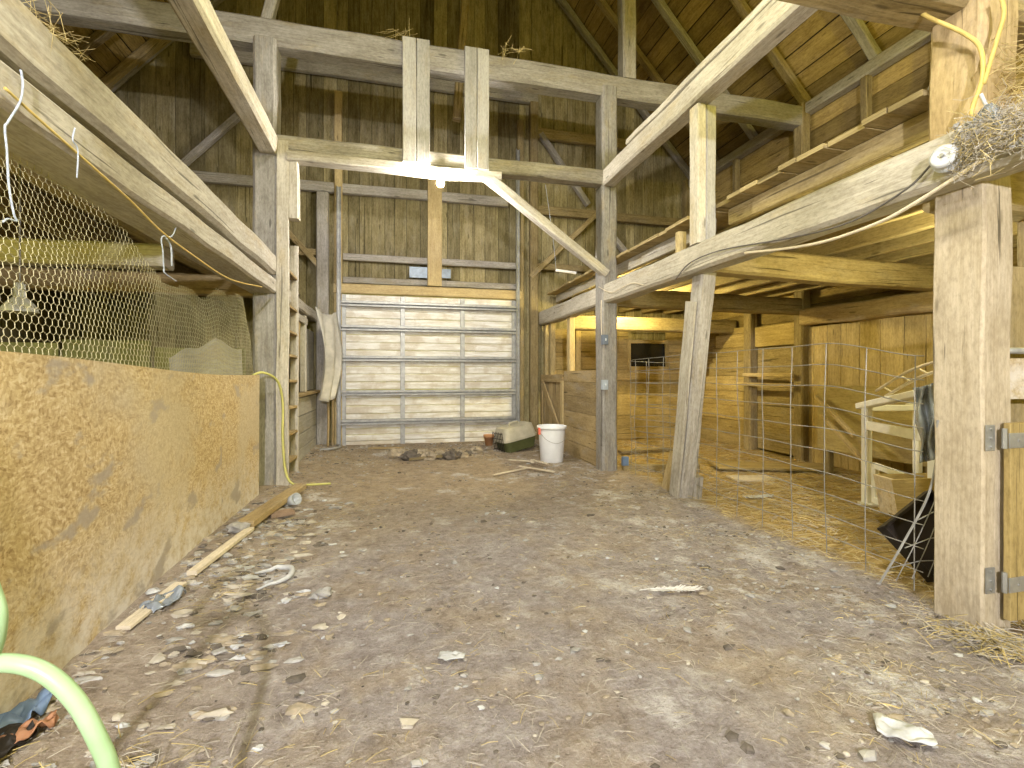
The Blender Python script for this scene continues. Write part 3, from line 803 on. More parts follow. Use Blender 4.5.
tag(b.build('side_boarding', 'warm', origin=(6.07, 4, 0)), 'upright ochre boards of the side wall behind the feed manger', 'wall panel', kind='thing')
timber('wall_beam', (5.98, 1.9, 2.12), (5.98, 6.0, 2.16), .2, .24, 'stall', 'log beam along the side wall above the manger', 'beam', jit=.025)
b = MB(); z = 0
while z < 2.15:
    h = min(R.uniform(.22, .3), 2.16-z)
    ys = 8.85-.38*z
    b.beam((6.06, 7.28, z+h/2), (6.06, ys, z+h/2-.0), .03, h-.006, jit=.003, seg=5, ch=.003); z += h
tag(b.build('stall_lining', 'warm', origin=(6.06, 8, 0)), 'bright ochre plank lining on side wall lit by stall bulb', 'wall panel', kind='thing')
b = MB()
b.beam((6.05, 6.2, 1.95), (6.05, 7.1, 1.95), .03, .34, jit=.003)
tag(b.build('plank_board', 'warm', origin=(6.05, 6.6, 1.95)), 'ochre board high in the dark manger bay', 'board')
b = MB(); b.beam((6.09, 6.2, .9), (6.09, 7.1, .9), .01, 1.72, jit=.001)
tag(b.build('dark_hatch', 'brown', origin=(6.09, 6.6, .9)), 'dark hatch opening in the side wall manger bay', 'hatch')
for zz, lab in ((1.3, 'upper of two ochre manger rails across the dark hatch'), (1.14, 'lower of two ochre manger rails across the dark hatch')):
    timber('manger_rail', (5.85, 6.1, zz), (5.85, 7.15, zz), .06, .06, 'new', lab, 'rail', 'manger rails', jit=.004)
t = thing('feed_manger', (5.5, 3.9, 0), 'long plank feed manger along the side wall', 'manger')
b = MB()
for ya in (2.4, 3.84): b.beam((5.45, ya, .75), (5.45, ya+1.42, .75), .02, .84, jit=.004, seg=6, ch=.003)
b.build('front_boards', 'tanply', t, origin=t.location)
for yy in (2.6, 3.9, 5.15):
    timber('leg', (5.5, yy, 0), (5.5, yy, 1.1), .09, .09, 'brown', None, None, parent=t, up=(0,1,0))
b = MB(); b.beam((5.74, 2.4, .45), (5.74, 5.25, .45), .56, .03, jit=.003); b.build('bottom_board', 'warm', t, origin=t.location)
for k, (y0_, y1_) in enumerate(((5.2, 4.3), (5.1, 4.15))):
    timber('leaning_pole', (5.36, y0_, 1.02-.25*k), (4.95, y1_, .62-.3*k), .045, .045, 'new', ('upper of two thin yellow poles leaning at the manger', 'lower of two thin yellow poles leaning at the manger')[k], 'pole', 'thin poles at the manger', jit=.003)

# partition beyond the big post
b = MB(); x = 3.12
while x < 6.1:
    w = min(R.uniform(.18, .28), 6.12-x)
    b.beam((x+w/2, 2.05, 0), (x+w/2, 2.05, 1.93), w-.006, .03, up=(0,1,0), jit=.004, seg=6, ch=.003); x += w
struct(b.build('partition', 'loft'), 'plank partition beside the big split post')

timber('window_stud', (3.66, 2.06, 1.9), (3.66, 2.06, 2.25), .09, .08, 'loft', 'short stud above plank partition beside the big split post', 'stud', up=(0,1,0))
# big split post
t = thing('split_post', (2.97, 1.95, 0), 'big cracked tan timber post close by with metal hinges', 'post')
timber('post_trunk', (2.965, 1.91, -.02), (2.965, 1.91, 2.52), .20, .24, 'bigpost', None, None, parent=t, up=(0,1,0), jit=.012, ch=.012)
timber('upper_trunk', (3.01, 1.94, 2.45), (3.01, 1.94, 3.36), .26, .28, 'stall', 'tan upper length of post above the girder', None, parent=t, up=(0,1,0), jit=.02)
# gate hung on it
t = thing('plank_gate', (2.95, 1.76, 0), 'ochre plank gate hinged on the big split post', 'gate')
b = MB(); x = 2.955
for w in (.17, .19, .2, .18):
    b.beam((x+w/2, 1.755, .08), (x+w/2, 1.755, 1.06), w-.008, .03, up=(0,1,0), jit=.004, ch=.003); x += w
b.build('boards', 'warm', t, origin=t.location)
timber('rail', (3.09, 1.725, .98), (3.68, 1.725, .98), .035, .12, 'stall', None, None, parent=t, jit=.004)
timber('rail', (3.09, 1.725, .25), (3.68, 1.725, .25), .035, .12, 'stall', None, None, parent=t, jit=.004)
for zz in (.985, .27):
    b = MB()
    b.beam((2.868, 1.784, zz), (2.925, 1.784, zz), .006, .13, jit=0, ch=.002)
    b.tube([(2.938, 1.75, zz-.05), (2.938, 1.75, zz+.05)], .011, 8)
    b.beam((2.945, 1.735, zz-.01), (3.12, 1.735, zz-.01), .006, .075, jit=0, ch=.002)
    for q in (-.045, .0, .045): b.tube([(2.895, 1.782, zz+q), (2.895, 1.773, zz+q)], .007, 6)
    for q in (.06, .13): b.tube([(2.945+q, 1.735, zz-.01), (2.945+q, 1.727, zz-.01)], .007, 6)
    b.build('hinge', 'galv', t, origin=t.location)
b = MB(); b.tube([(3.07, 1.9, 1.43), (4.4, 1.9, 1.44)], .018, 10)
tag(b.build('metal_rail', 'galv', origin=(3.07, 1.9, 1.43), smooth=True), 'thin grey metal rail above the plank gate', 'rail')
b = MB()
def Po(s, q): return (3.1+.8*s, 1.9, 1.17+.22*q)
b.sheet(Po, 4, 2, .012)
for i in range(len(b.f)): b.uv[i] = [(b.v[a].x, b.v[a].z) for a in b.f[i]]
tag(b.build('board_strip', 'osb', origin=(3.1, 1.9, 1.17)), 'strand-board strip under metal rail at the plank gate', 'board')

# ------------------------------------------------------------------ wire fence
def fence_path():
    return spline([(2.98, 2.16, 0), (3.0, 2.9, 0), (3.01, 3.6, 0), (3.03, 4.4, 0), (3.0, 5.1, 0), (2.98, 5.6, 0), (3.06, 5.9, 0), (3.3, 6.0, 0), (3.6, 5.85, 0), (3.75, 5.4, 0)], 14)
fp = fence_path()
cum = [0]
for i in range(1, len(fp)): cum.append(cum[-1]+(fp[i]-fp[i-1]).length)
def at_len(s):
    s = max(0, min(cum[-1], s))
    for i in range(1, len(cum)):
        if s <= cum[i]:
            k = (s-cum[i-1])/(cum[i]-cum[i-1]+1e-9); return fp[i-1].lerp(fp[i], k)
    return fp[-1]
t = thing('wire_fence', (3.0, 3.6, 0), 'welded wire fence curling past the leaning prop', 'fence')
b = MB()
hs = [.16, .31, .46, .61, .765, .92, 1.07, 1.22, 1.37, 1.52]
def wob(p, z): return V((.03*mnoise.noise(V((p.y*1.2, z*1.5, 3))), 0, .018*mnoise.noise(V((p.x*2, p.y*2, z)))-.04*sm(p.y, 4.2, 6)*(z/1.5)-.10*(1-sm(p.y, 2.1, 2.9))*(z/1.5)))
for z in hs:
    b.tube([V((p.x, p.y, z+fz(p.x, p.y)*.3))+wob(p, z) for p in fp], .0034, 5)
b.build('horizontal_wires', 'fence', t, origin=t.location)
b = MB(); s = .05
while s < cum[-1]:
    p = at_len(s)
    ctrl = []
    for z in [.02]+hs:
        ctrl.append(V((p.x, p.y, z))+wob(p, z))
    b.tube(ctrl, .0034, 5)
    s += .31
b.build('vertical_wires', 'fence', t, origin=t.location)

# bent hog panel behind the big post
t = thing('bent_wire_panel', (3.0, 2.5, 0), 'bent heavy wire panel leaning in front of black pan', 'wire panel')
b = MB()
for k in range(4):
    o = V((.0+.02*k, .10*k, 0))
    b.tube(spline([V(eye(880+16*k, 583-2*k, 2.75+.05*k)), V(eye(905+14*k, 540-4*k, 2.72+.05*k)), V(eye(928+10*k, 496-4*k, 2.68+.05*k)), V(eye(937+8*k, 455, 2.65+.05*k)), V(eye(938+8*k, 420, 2.62+.05*k))]), .003 if k else .0065, 6)
b.build('long_rods', 'galv', t, origin=t.location)
b = MB()
for q in ((890,568,950,560),(905,548,955,535),(918,520,960,505)):
    b.tube([V(eye(q[0], q[1], 2.72)), V(eye((q[0]+q[2])/2, (q[1]+q[3])/2-3, 2.80)), V(eye(q[2], q[3], 2.88))], .003, 6)
b.build('cross_rods', 'galv', t, origin=t.location)

# white frame stand (hutch frame)
t = thing('white_frame_stand', (4.5, 3.6, 0), 'white painted wooden frame stand with sloping top behind wire fence', 'stand')
W = 'white'
timber('leg', (4.58, 3.85, 0), (4.58, 3.85, 1.0), .07, .07, W, None, None, parent=t, up=(0,1,0), jit=.002)
timber('leg', (5.1, 3.75, 0), (5.1, 3.75, 1.0), .06, .06, W, None, None, parent=t, up=(0,1,0), jit=.002)
timber('leg', (4.12, 2.9, 0), (4.12, 2.9, 1.16), .07, .07, W, None, None, parent=t, up=(0,1,0), jit=.002)
timber('leg', (4.65, 2.8, 0), (4.65, 2.8, 1.16), .06, .06, W, None, None, parent=t, up=(0,1,0), jit=.002)
timber('top_rail', (4.64, 3.97, .98), (4.10, 2.85, 1.19), .09, .06, W, None, None, parent=t, jit=.002)
timber('top_rail', (5.14, 3.86, .98), (4.63, 2.75, 1.19), .07, .05, W, None, None, parent=t, jit=.002)
timber('middle_rail', (4.57, 3.83, .80), (4.12, 2.9, .80), .05, .085, W, None, None, parent=t, jit=.002)
timber('lower_rail', (4.54, 3.74, .42), (4.13, 2.92, .42), .04, .055, W, None, None, parent=t, jit=.002)
timber('lower_stile', (4.53, 3.72, .06), (4.53, 3.72, .44), .05, .05, W, None, None, parent=t, up=(0,1,0), jit=.002)
timber('lower_rail', (4.53, 3.72, .09), (4.34, 3.33, .09), .04, .06, W, None, None, parent=t, jit=.002)
timber('end_rail', (4.58, 3.85, .97), (5.1, 3.75, .97), .05, .06, W, None, None, parent=t, jit=.002)
timber('foot_board', (4.50, 3.88, .02), (4.72, 3.6, .02), .08, .02, W, None, None, parent=t, jit=.002)
b = MB()
pts = spline([(4.42, 3.62, 1.15), (4.2, 3.2, 1.31), (4.0, 2.85, 1.39), (3.75, 2.5, 1.42)], 8)
b.tube([p+V((.0, 0, 0)) for p in pts], .012, 8)
b.tube([p+V((.05, -.05, -.05)) for p in pts], .014, 8)
for i in range(2, len(pts), 5): b.tube([pts[i], pts[i]+V((.05, -.05, -.05))], .008, 6)
tag(b.build('bent_trough', 'conduit', origin=(4.2, 3.2, 1.3), smooth=True), 'curved pale double rail arching above the white frame stand', 'rail')
b = MB()
def Pb(s, q):
    e = V(eye(913+9*q+26*s*(1-.25*q)+2*math.sin(11*q+5*s), 388+75*q-6*s, 3.30-.15*s+.05*math.sin(14*s+4*q)+.04*math.sin(9*q)))
    return e
b.sheet(Pb, 22, 22, .004)
tag(b.build('plastic_bag', 'bag', origin=(3.85, 2.7, 1.2), smooth=True), 'shiny grey plastic bag hanging beside the big split post', 'bag')
t = thing('wooden_crate', (3.95, 3.05, 0), 'old brown wooden crate tipped below the white frame stand', 'crate')
ax = V((.72, -.6, .12)).normalized(); ay = V((.55, .8, -.1)).normalized(); az = ax.cross(ay).normalized()
cc = V(eye(925, 495, 3.75))
for nm, c_, sx, sy, mt in (('side', cc-ay*.2, .5, .02, 'warm'), ('side', cc+ay*.2, .5, .02, 'warm'), ('bottom', cc-az*.14, .5, .4, 'roof')):
    b = MB(); hh = .30 if nm == 'side' else .02
    b.beam(c_-ax*sx/2, c_+ax*sx/2, sy, hh, up=tuple(az), jit=.004); b.build(nm, mt, t, origin=t.location)
for sg in (-1, 1):
    b = MB(); b.beam(cc+ax*.24*sg-ay*.2, cc+ax*.24*sg+ay*.2, .02, .3, up=tuple(az), jit=.004); b.build('end_board', 'osb' if sg < 0 else 'warm', t, origin=t.location)
# black pan
t = thing('feed_pan', (3.4, 2.75, 0), 'square black feed pan tipped on edge behind bent wire panel', 'pan')
rv = V((.972, -.235, 0)); fv = V((.235, .972, 0))
ux = (rv*.80+V((0,0,.40))+fv*.25).normalized(); uy = (rv*.42-V((0,0,.62))-fv*.35); uy = (uy-ux*uy.dot(ux)).normalized(); uz = ux.cross(uy)
cc = V(eye(926, 535, 3.1))
b = MB(); b.beam(cc-ux*.23, cc+ux*.23, .36, .012, up=tuple(uz), jit=.001); b.build('pan_bottom', 'black', t, origin=t.location)
b = MB()
for p0, p1 in ((-1,-1),(1,1)):
    b.beam(cc-ux*.24+uy*.18*p0-uz*.03, cc+ux*.24+uy*.18*p0-uz*.03, .016, .07, up=tuple(uz), jit=.001)
    b.beam(cc-uy*.18+ux*.23*p0-uz*.03, cc+uy*.18+ux*.23*p0-uz*.03, .016, .07, up=tuple(uz), jit=.001)
b.build('pan_rim', 'black', t, origin=t.location)
# boards lying on the stall floor
for nm, p, s, rz, m_, lab in (('floor_board', (5.0, 5.6), (1.5, .5, .03), -.35, 'warm', 'wide ochre board lying on stall bedding below the manger'),
                      ('floor_board', (4.35, 5.15), (.55, .3, .02), -.2, 'slat', 'small pale board lying on bedding inside the wire fence'),
                      ('floor_board', (4.25, 7.3), (1.4, .12, .05), .1, 'brown', 'dark sill board across the stall floor near end wall')):
    b = MB(); b.box((p[0], p[1], fz(*p)+s[2]/2+.012), s, rz, jit=.004); tag(b.build(nm, m_, origin=(*p, 0)), lab, 'board')
timber('stall_kerb', (3.0, 6.0, .04), (4.0, 5.75, .04), .08, .1, 'brown', 'short dark kerb timber between stall post and wire roll', 'timber', jit=.008)
b = MB(); b.beam((2.97, 4.85, -.02), (3.0, 4.72, .42), .05, .22, up=(0,1,0), jit=.004)
tag(b.build('prop_board', 'new', origin=(2.97, 4.85, 0)), 'short yellow board standing behind the leaning prop foot', 'board')

# ------------------------------------------------------------------ lamps and added fill lights
def bulb(loc, col, power, r, label, sock=True):
    t = thing('light_bulb', loc, label, 'bulb')
    b = MB(); prof = [(.001, -r)]+[(r*math.cos(a), r*math.sin(a)) for a in [(-80+16*k)*math.pi/180 for k in range(1, 10)]]+[(r*.45, r*1.15), (r*.4, r*1.4)]
    b.lathe(loc, prof, 16)
    b.build('glass_globe', emit('bulb_glow', col, power/(math.pi*4*math.pi*r*r)), t, smooth=True, origin=loc)
    b = MB(); b.lathe(V(loc)+V((0,0,r*1.4)), [(r*.5, 0), (r*.5, r*.5), (r*.9, r*.6), (r*.9, r*1.0)], 14)
    b.build('lamp_holder', 'porcelain', t, origin=loc)
    return t
bulb((.53, 5.88, 3.62), (1, .95, .88), 160, .045, 'glowing white bulb under the tie beam')
bulb((3.74, 7.2, 2.45), (1, .82, .32), 110, .04, 'small warm bulb glowing under the stall loft')
bulb((-.3, -2.9, 2.45), (.97, .95, 1.0), 980, .06, 'bare bulb hanging behind the viewpoint')
def lamp(name, loc, col, power, r=.08):
    l = bpy.data.lights.new(name, 'POINT'); l.energy = power; l.color = col; l.shadow_soft_size = r
    o = bpy.data.objects.new(name, l); o.location = loc; COL.objects.link(o); return o
lamp('aisle_fill', (.7, 2.8, 4.3), (1, .92, .2), 80, .3)  # added fill with no fixture, yellows the end wall
lamp('loft_lamp', (4.6, 1.6, 4.6), (1, .86, .18), 170)
lamp('pen_fill', (-3.4, 1.4, 1.9), (1, .9, .15), 75)  # added fill, brightens the pen where no lamp is lit
lamp('stall_fill', (4.2, 2.75, 2.15), (1, .9, .45), 45)  # added warm fill for the stall, hidden behind the split post
l = bpy.data.lights.new('overhead_fill', 'SPOT'); l.energy = 420; l.color = (1, .96, .86); l.shadow_soft_size = .3  # added overhead fill without a fixture, evens out the aisle light
l.spot_size = math.radians(160); l.spot_blend = .25
o = bpy.data.objects.new('overhead_fill', l); o.location = (.3, .4, 5.3); o.rotation_euler = (math.radians(18), 0, 0); COL.objects.link(o)

# reflector lamp in the pen
t = thing('heat_lamp', eye(20, 303, 2.35), 'hanging metal reflector lamp behind the wire netting', 'lamp')
b = MB(); b.lathe(t.location, [(.07, -.045), (.066, -.025), (.05, .0), (.028, .025), (.022, .03), (.022, .09), (.012, .10)], 20, closed=False); b.build('reflector', 'galv', t, smooth=True, origin=t.location)
b = MB(); b.tube([t.location+V((0,0,.09)), V((t.location.x, t.location.y, 2.5))], .004, 6); b.build('lamp_cord', 'darkcable', t, origin=t.location)

# ------------------------------------------------------------------ cables, twine, boxes
def strand(name, ctrl, r, mat, label, cat, n=10, k=8, group=None):
    b = MB(); b.tube(spline(ctrl, n), r, k)
    return tag(b.build(name, mat, origin=ctrl[0], smooth=True), label, cat, group)
strand('yellow_cable', [on_x(*q, -1.305) for q in ((5,88),(40,120),(75,151),(130,200),(160,230),(190,253),(230,279),(262,287))], .005, 'cable', 'thin yellow cable sagging along the lower netting-side girder', 'cable')
strand('pale_cable', [on_x(*q, 2.69) for q in ((745,253),(790,248),(830,240),(880,222),(915,203),(950,181),(985,158))], .010, 'conduit', 'thick pale cable drooping below the loft girder', 'cable')
strand('dark_cable', [on_x(*q, 2.70) for q in ((676,279),(690,263),(722,250),(790,238),(850,222),(905,190),(932,164))], .006, 'darkcable', 'dark cable clipped along the loft girder face', 'cable')
strand('thin_cable', [(2.69, 6.1, 2.5), (2.69, 5.7, 2.36), (2.70, 5.2, 2.38), (2.70, 4.9, 2.31)], .005, 'conduit', 'thin pale cable on girder next to stall post', 'cable')
strand('yellow_cable', [eye(*q) for q in ((890,-8,2.62),(925,15,2.55),(965,34,2.45),(981,50,2.39),(982,80,2.37),(972,112,2.37),(979,130,2.36),(977,146,2.36))], .010, 'cable', 'thick yellow cable hanging down the upper split post', 'cable')
strand('yellow_cable', [eye(*q) for q in ((1001,-6,2.33),(1004,14,2.33),(997,40,2.34),(984,84,2.36))], .009, 'cable', 'second yellow cable joining at the top of the split post', 'cable')
strand('white_cable', [eye(*q) for q in ((981,94,2.35),(988,108,2.34),(999,124,2.33))], .008, 'porcelain', 'short white cable above the straw nest', 'cable')
t = thing('insulator_spool', on_x(946, 158, 2.665), 'white round insulator spool on girder at the straw nest', 'insulator')
ax = V((-1, -.25, .1)).normalized()
b = MB(); b.lathe(t.location, [(.03, -.03), (.062, -.03), (.066, -.022), (.066, -.01), (.04, -.004), (.04, .012), (.056, .018), (.058, .03), (.035, .042), (.03, .035), (.008, .035)], 24, axis=ax); b.build('spool', 'porcelain', t, smooth=True, origin=t.location)
b = MB(); b.tube([t.location+ax*.05, t.location-ax*.08], .009, 8); b.build('bolt', 'galv', t, origin=t.location)
strand('blue_twine', [on_x(*q, -1.30) for q in ((21,70),(23,85),(20,102),(8,122),(5,128),(7,150),(9,185),(14,214),(17,221),(8,219),(3,222))], .0035, 'twine', 'pale blue twine hanging and knotted at the netting edge', 'twine')
strand('blue_twine', [on_x(*q, -1.36) for q in ((178,222),(172,236),(162,237),(163,252),(164,268),(165,273),(176,281))], .004, 'twine', 'pale blue twine tying the netting under girder', 'twine')
strand('blue_twine', [on_x(*q, -1.355) for q in ((166,238),(171,247),(172,266))], .005, 'twine', 'loose frayed twine end beside the netting tie', 'twine')
strand('baling_twine', [on_x(*q, -1.30) for q in ((75,128),(73,140),(78,150),(77,178))], .003, 'twine', 'short twine wrapped on the girder above the netting', 'twine')
b = MB(); b.tube([(1.9, 6.0, 3.78), (2.12, 6.35, 3.2), (2.25, 6.6, 2.82)], .003, 5); 
o = tag(b.build('hanging_string', 'twine', origin=(1.9, 6.0, 3.78)), 'thin string slanting from tie beam to the white bar', 'string')
b = MB(); b.beam((2.25, 6.6, 2.81), (2.56, 6.62, 2.79), .03, .035, jit=.002)
tag(b.build('white_bar', 'white', origin=(2.25, 6.6, 2.81)), 'short white bar hanging by string beside the diagonal brace', 'bar')
for zz, lab in ((1.77, 'upper grey switch box on the stall post'), (1.17, 'lower grey switch box on the stall post')):
    t = thing('switch_box', (2.69, 5.98, zz), lab, 'switch box', 'switch boxes on the stall post')
    b = MB(); b.beam((2.71, 5.955, zz-.065), (2.71, 5.955, zz+.065), .08, .07, up=(0,1,0), jit=0, ch=.006); b.build('box', 'boxblue' if zz > 1.5 else 'boxpale', t, origin=t.location)
    b = MB(); b.beam((2.71, 5.912, zz-.015), (2.71, 5.912, zz+.015), .012, .02, up=(0,1,0), jit=0, ch=.003); b.build('toggle', 'porcelain', t, origin=t.location)
strand('box_cable', [(2.68, 5.98, 1.83), (2.675, 5.99, 2.1), (2.68, 5.99, 2.3)], .006, 'conduit', 'short cable from the girder to upper switch box', 'cable')
strand('box_cable', [(2.68, 5.98, 1.12), (2.685, 5.985, .9), (2.68, 5.98, .35)], .006, 'darkcable', 'thin dark cable below the lower switch box', 'cable')
b = MB(); b.beam((2.97, 5.96, .14), (3.05, 5.96, .14), .06, .12, jit=.002)
tag(b.build('salt_block', 'blue', origin=(3.0, 5.96, .14)), 'small blue block at the foot of stall post', 'block')

# green hoses
b = MB()
def Ph(s_, q):
    z = 1.42*q; ed = V((-1.125, 1.456-.403*z, z)); return ed+V((-.03, -.62, 0))*s_
b.sheet(Ph, 3, 12, .015)
for i in range(len(b.f)): b.uv[i] = [(b.v[a].z, 5+b.v[a].y) for a in b.f[i]]
tag(b.build('plywood_sheet', 'stall', origin=(-.8, 1.2, 0)), 'unseen sheet behind the thick pale green hose, added to shade the pen wall', 'board')  # sheet out of view, added to cast a shadow wedge on the strand board
b = MB()
b.tube(spline([eye(*q) for q in ((150,1030,.93),(128,860,.88),(112,778,.85),(98,740,.84),(75,700,.83),(45,673,.82),(10,663,.81),(-35,668,.8),(-75,690,.8),(-98,655,.8),(-68,585,.8),(-28,562,.8),(-7,600,.8),(-4,628,.8),(-14,665,.81),(-50,760,.84),(-90,900,.9),(-110,1060,.92))], 12), .0145, 12)
tag(b.build('garden_hose', 'hose', origin=eye(150,1030,.93), smooth=True), 'thick pale green hose arching up close to the viewpoint', 'hose')
strand('garden_hose', [(-1.44, 5.5, 1.30), (-1.37, 5.62, 1.325), (-1.27, 5.78, 1.24), (-1.235, 5.88, 1.0), (-1.23, 5.86, .6), (-1.2, 5.84, .25), (-1.13, 5.8, .10), (-1.0, 5.8, .07), (-.72, 5.86, .055)], .013, 'hose2', 'yellow green hose hung over the pen wall end by ladder', 'hose')

# ------------------------------------------------------------------ things on the floor by the door
def drum():
    x, y = 2.3, 6.95; z = fz(x, y)
    t = thing('plastic_bucket', (x, y, z), 'tall white plastic bucket by the plank stall wall', 'bucket')
    b = MB(); b.lathe(t.location, [(.02, .004), (.165, .0), (.172, .01), (.2, .48), (.2, .5), (.222, .5), (.225, .515), (.225, .54), (.217, .545), (.205, .53), (.19, .49), (.16, .03), (.02, .02)], 32)
    b.build('bucket_body', 'bucket', t, smooth=True, origin=t.location)
    b = MB(); b.beam((x-.215, y-.06, z+.42), (x-.215, y-.06, z+.52), .05, .03, up=(1,0,0), jit=.003); b.build('red_tab', 'red', t, origin=t.location)
    b = MB(); b.tube(spline([(x-.205, y-.0, z+.47), (x-.15, y-.19, z+.36), (x+.0, y-.225, z+.30), (x+.15, y-.19, z+.36), (x+.205, y, z+.47)]), .003, 6); b.build('wire_handle', 'galv', t, smooth=True, origin=t.location)
drum()
x, y = 1.62, 8.45; z = fz(x, y)
b = MB(); b.lathe((x, y, z), [(.02, 0), (.06, 0), (.085, .14), (.095, .14), (.10, .19), (.088, .19), (.075, .13), (.055, .03), (.02, .02)], 24)
tag(b.build('flower_pot', 'clay', origin=(x, y, z), smooth=True), 'terracotta flower pot on the dirt at the overhead door', 'pot')
# pet carrier
def carrier():
    x, y = 2.02, 8.0; z = fz(x, y)+.02
    t = thing('pet_carrier', (x, y, z), 'beige and green pet carrier lying beside the white bucket', 'pet carrier')
    rot = Matrix.Rotation(.35, 3, 'Z') @ Matrix.Rotation(-.16, 3, 'Y')
    def L(p): return t.location+rot @ V(p)
    def loaf(z0, z1, s0, s1):
        b = MB(); n = 20; rows = 6
        for i in range(rows+1):
            q = i/rows; k = s0+(s1-s0)*q
            for j in range(n):
                a = 2*math.pi*(j+.5)/n; ca, sa = math.cos(a), math.sin(a)
                px = .33*k*math.copysign(abs(ca)**.35, ca); py = .22*k*math.copysign(abs(sa)**.35, sa)
                b.v.append(L((px, py, z0+(z1-z0)*q)))
        for i in range(rows):
            for j in range(n):
                j2 = (j+1) % n; b.face((i*n+j, i*n+j2, (i+1)*n+j2, (i+1)*n+j))
        b.face(tuple(reversed(range(n)))); b.face(tuple(rows*n+j for j in range(n)))
        return b
    loaf(0, .19, .86, .97).build('lower_shell', 'crate_bot', t, origin=t.location)
    loaf(.18, .22, 1.04, 1.04).build('rim', 'crate_top', t, origin=t.location)
    up = loaf(.22, .40, 1.0, .86).build('upper_shell', 'crate_top', t, origin=t.location)
    b = MB()
    for r_ in range(2):
        for k in range(9):
            xx = -.2+k*.05; zz = .275+.055*r_
            b.beam(L((xx, -.222+.02*r_*.5, zz-.016)), L((xx+.01, -.218+.02*r_*.5, zz+.016)), .03, .02, up=tuple(rot @ V((0,1,0))), jit=0)
    b.build('vent_slots', 'gap_fill', up, origin=t.location)
    b = MB(); b.tube(spline([L((-.1, 0, .395)), L((-.08, 0, .45)), L((.08, 0, .45)), L((.1, 0, .395))]), .014, 8); b.build('carry_handle', 'crate_top', t, smooth=True, origin=t.location)
    b = MB()
    for k in range(7): b.tube([L((-.345, -.15+.05*k, .03)), L((-.35, -.15+.05*k, .36))], .005, 6)
    for zz in (.06, .15, .24, .33): b.tube([L((-.348, -.16, zz)), L((-.348, .16, zz))], .005, 6)
    b.build('wire_door', 'black', t, origin=t.location)
carrier()
# split slats on the dirt
sl_ = [((1.55, 6.35), (2.05, 6.6), 'long pale slat in the crossed pile, pointing at the door'), ((1.75, 6.55), (2.05, 6.05), 'pale slat crossing the long one on the dirt'),
       ((1.55, 6.85), (2.10, 6.75), 'pale slat nearest the white bucket'), ((1.98, 6.78), (2.16, 6.5), 'short pale slat next to the white bucket'), ((1.97, 6.55), (2.0, 6.8), 'stubby pale slat bridging the crossed slats')]
P_ = [((1.24, 6.15), (1.83, 6.45)), ((1.68, 6.5), (2.02, 6.0)), ((1.63, 6.95), (2.07, 6.65)), ((1.93, 6.78), (2.06, 6.4)), ((1.86, 6.48), (1.95, 6.72))]
for k, (((a0, a1), (c0, c1)), (_, _, lab)) in enumerate(zip(P_, sl_)):
    zz = .022+.014*k
    timber('wood_slat', (a0, a1, fz(a0, a1)+zz), (c0, c1, fz(c0, c1)+zz), .036, .016, 'slat', lab, 'slat', 'pale slats by the bucket', jit=.002)
# rubble line
ords = ('first','second','third','fourth','fifth','sixth','seventh','eighth','ninth')
for k, (px, py, s, mt) in enumerate(((.02, 7.75, .09, 'earthlump'), (.26, 7.55, .10, 'rubdark'), (.36, 7.62, .09, 'earthlump'), (.50, 7.5, .08, 'earthlump'), (.68, 7.6, .075, 'earthlump'),
                               (.86, 7.5, .085, 'rubdark'), (1.0, 7.6, .07, 'earthlump'), (1.12, 7.7, .05, 'rubdark'), (1.3, 7.85, .07, 'earthlump'))):
    b = MB(); s *= 1.25; b.blob((px, py, fz(px, py)+s*.4), (s*1.25, s, s*.85), k+3, .6, 14)
    tag(b.build('rubble_lump', mt, origin=(px, py, 0)), '%s lump in the rubble row before the overhead door, %s from the ladder side' % ('dark' if mt == 'rubdark' else 'tan', ords[k]), 'rubble', 'rubble lumps in front of the overhead door')
timber('dark_stick', (.2, 7.42, fz(.2, 7.42)+.03), (.75, 7.5, fz(.75, 7.5)+.05), .05, .04, 'brown', 'dark stick lying in front of the rubble row', 'stick', jit=.008)
timber('thin_lath', (-.45, 8.5, fz(-.45, 8.5)+.02), (.15, 8.45, fz(.15, 8.45)+.02), .05, .03, 'stall', 'tan lath on the dirt at the foot of overhead door', 'lath', jit=.004)
# plank and splinters along the pen wall
timber('loose_plank', (-1.17, 4.25, fz(-1.17, 4.25)+.05), (-1.0, 5.62, fz(-1.0, 5.62)+.07), .13, .06, 'stall', 'tan loose plank lying at the pen wall end', 'plank', jit=.006)
timber('split_lath', (-1.22, 3.35, fz(-1.22, 3.35)+.03), (-1.12, 4.2, fz(-1.12, 4.2)+.04), .06, .03, 'slat', 'pale split lath at the foot of the pen wall', 'lath', jit=.008)
timber('split_lath', (-1.3, 2.75, fz(-1.3, 2.75)+.02), (-1.22, 3.2, fz(-1.22, 3.2)+.03), .07, .02, 'slat', 'short pale splinter against the pen wall', 'lath', jit=.01)
b = MB(); b.blob((-1.2, 4.2, fz(-1.2, 4.2)+.05), (.09, .06, .04), 21, .4); tag(b.build('grey_lump', 'stone', origin=(-1.2, 4.2, 0)), 'grey lump at the plank end by pen wall', 'stone')
b = MB(); x, y = -.97, 5.05; b.lathe((x, y, fz(x, y)+.06), [(.02, -.05), (.045, -.05), (.05, .0), (.058, .06), (.05, .055), (.035, -.03), (.02, -.03)], 18, axis=V((.7, -.5, .35)).normalized())
tag(b.build('plastic_cup', 'can', origin=(x, y, 0), smooth=True), 'clear plastic cup dropped beside the loose plank', 'cup')
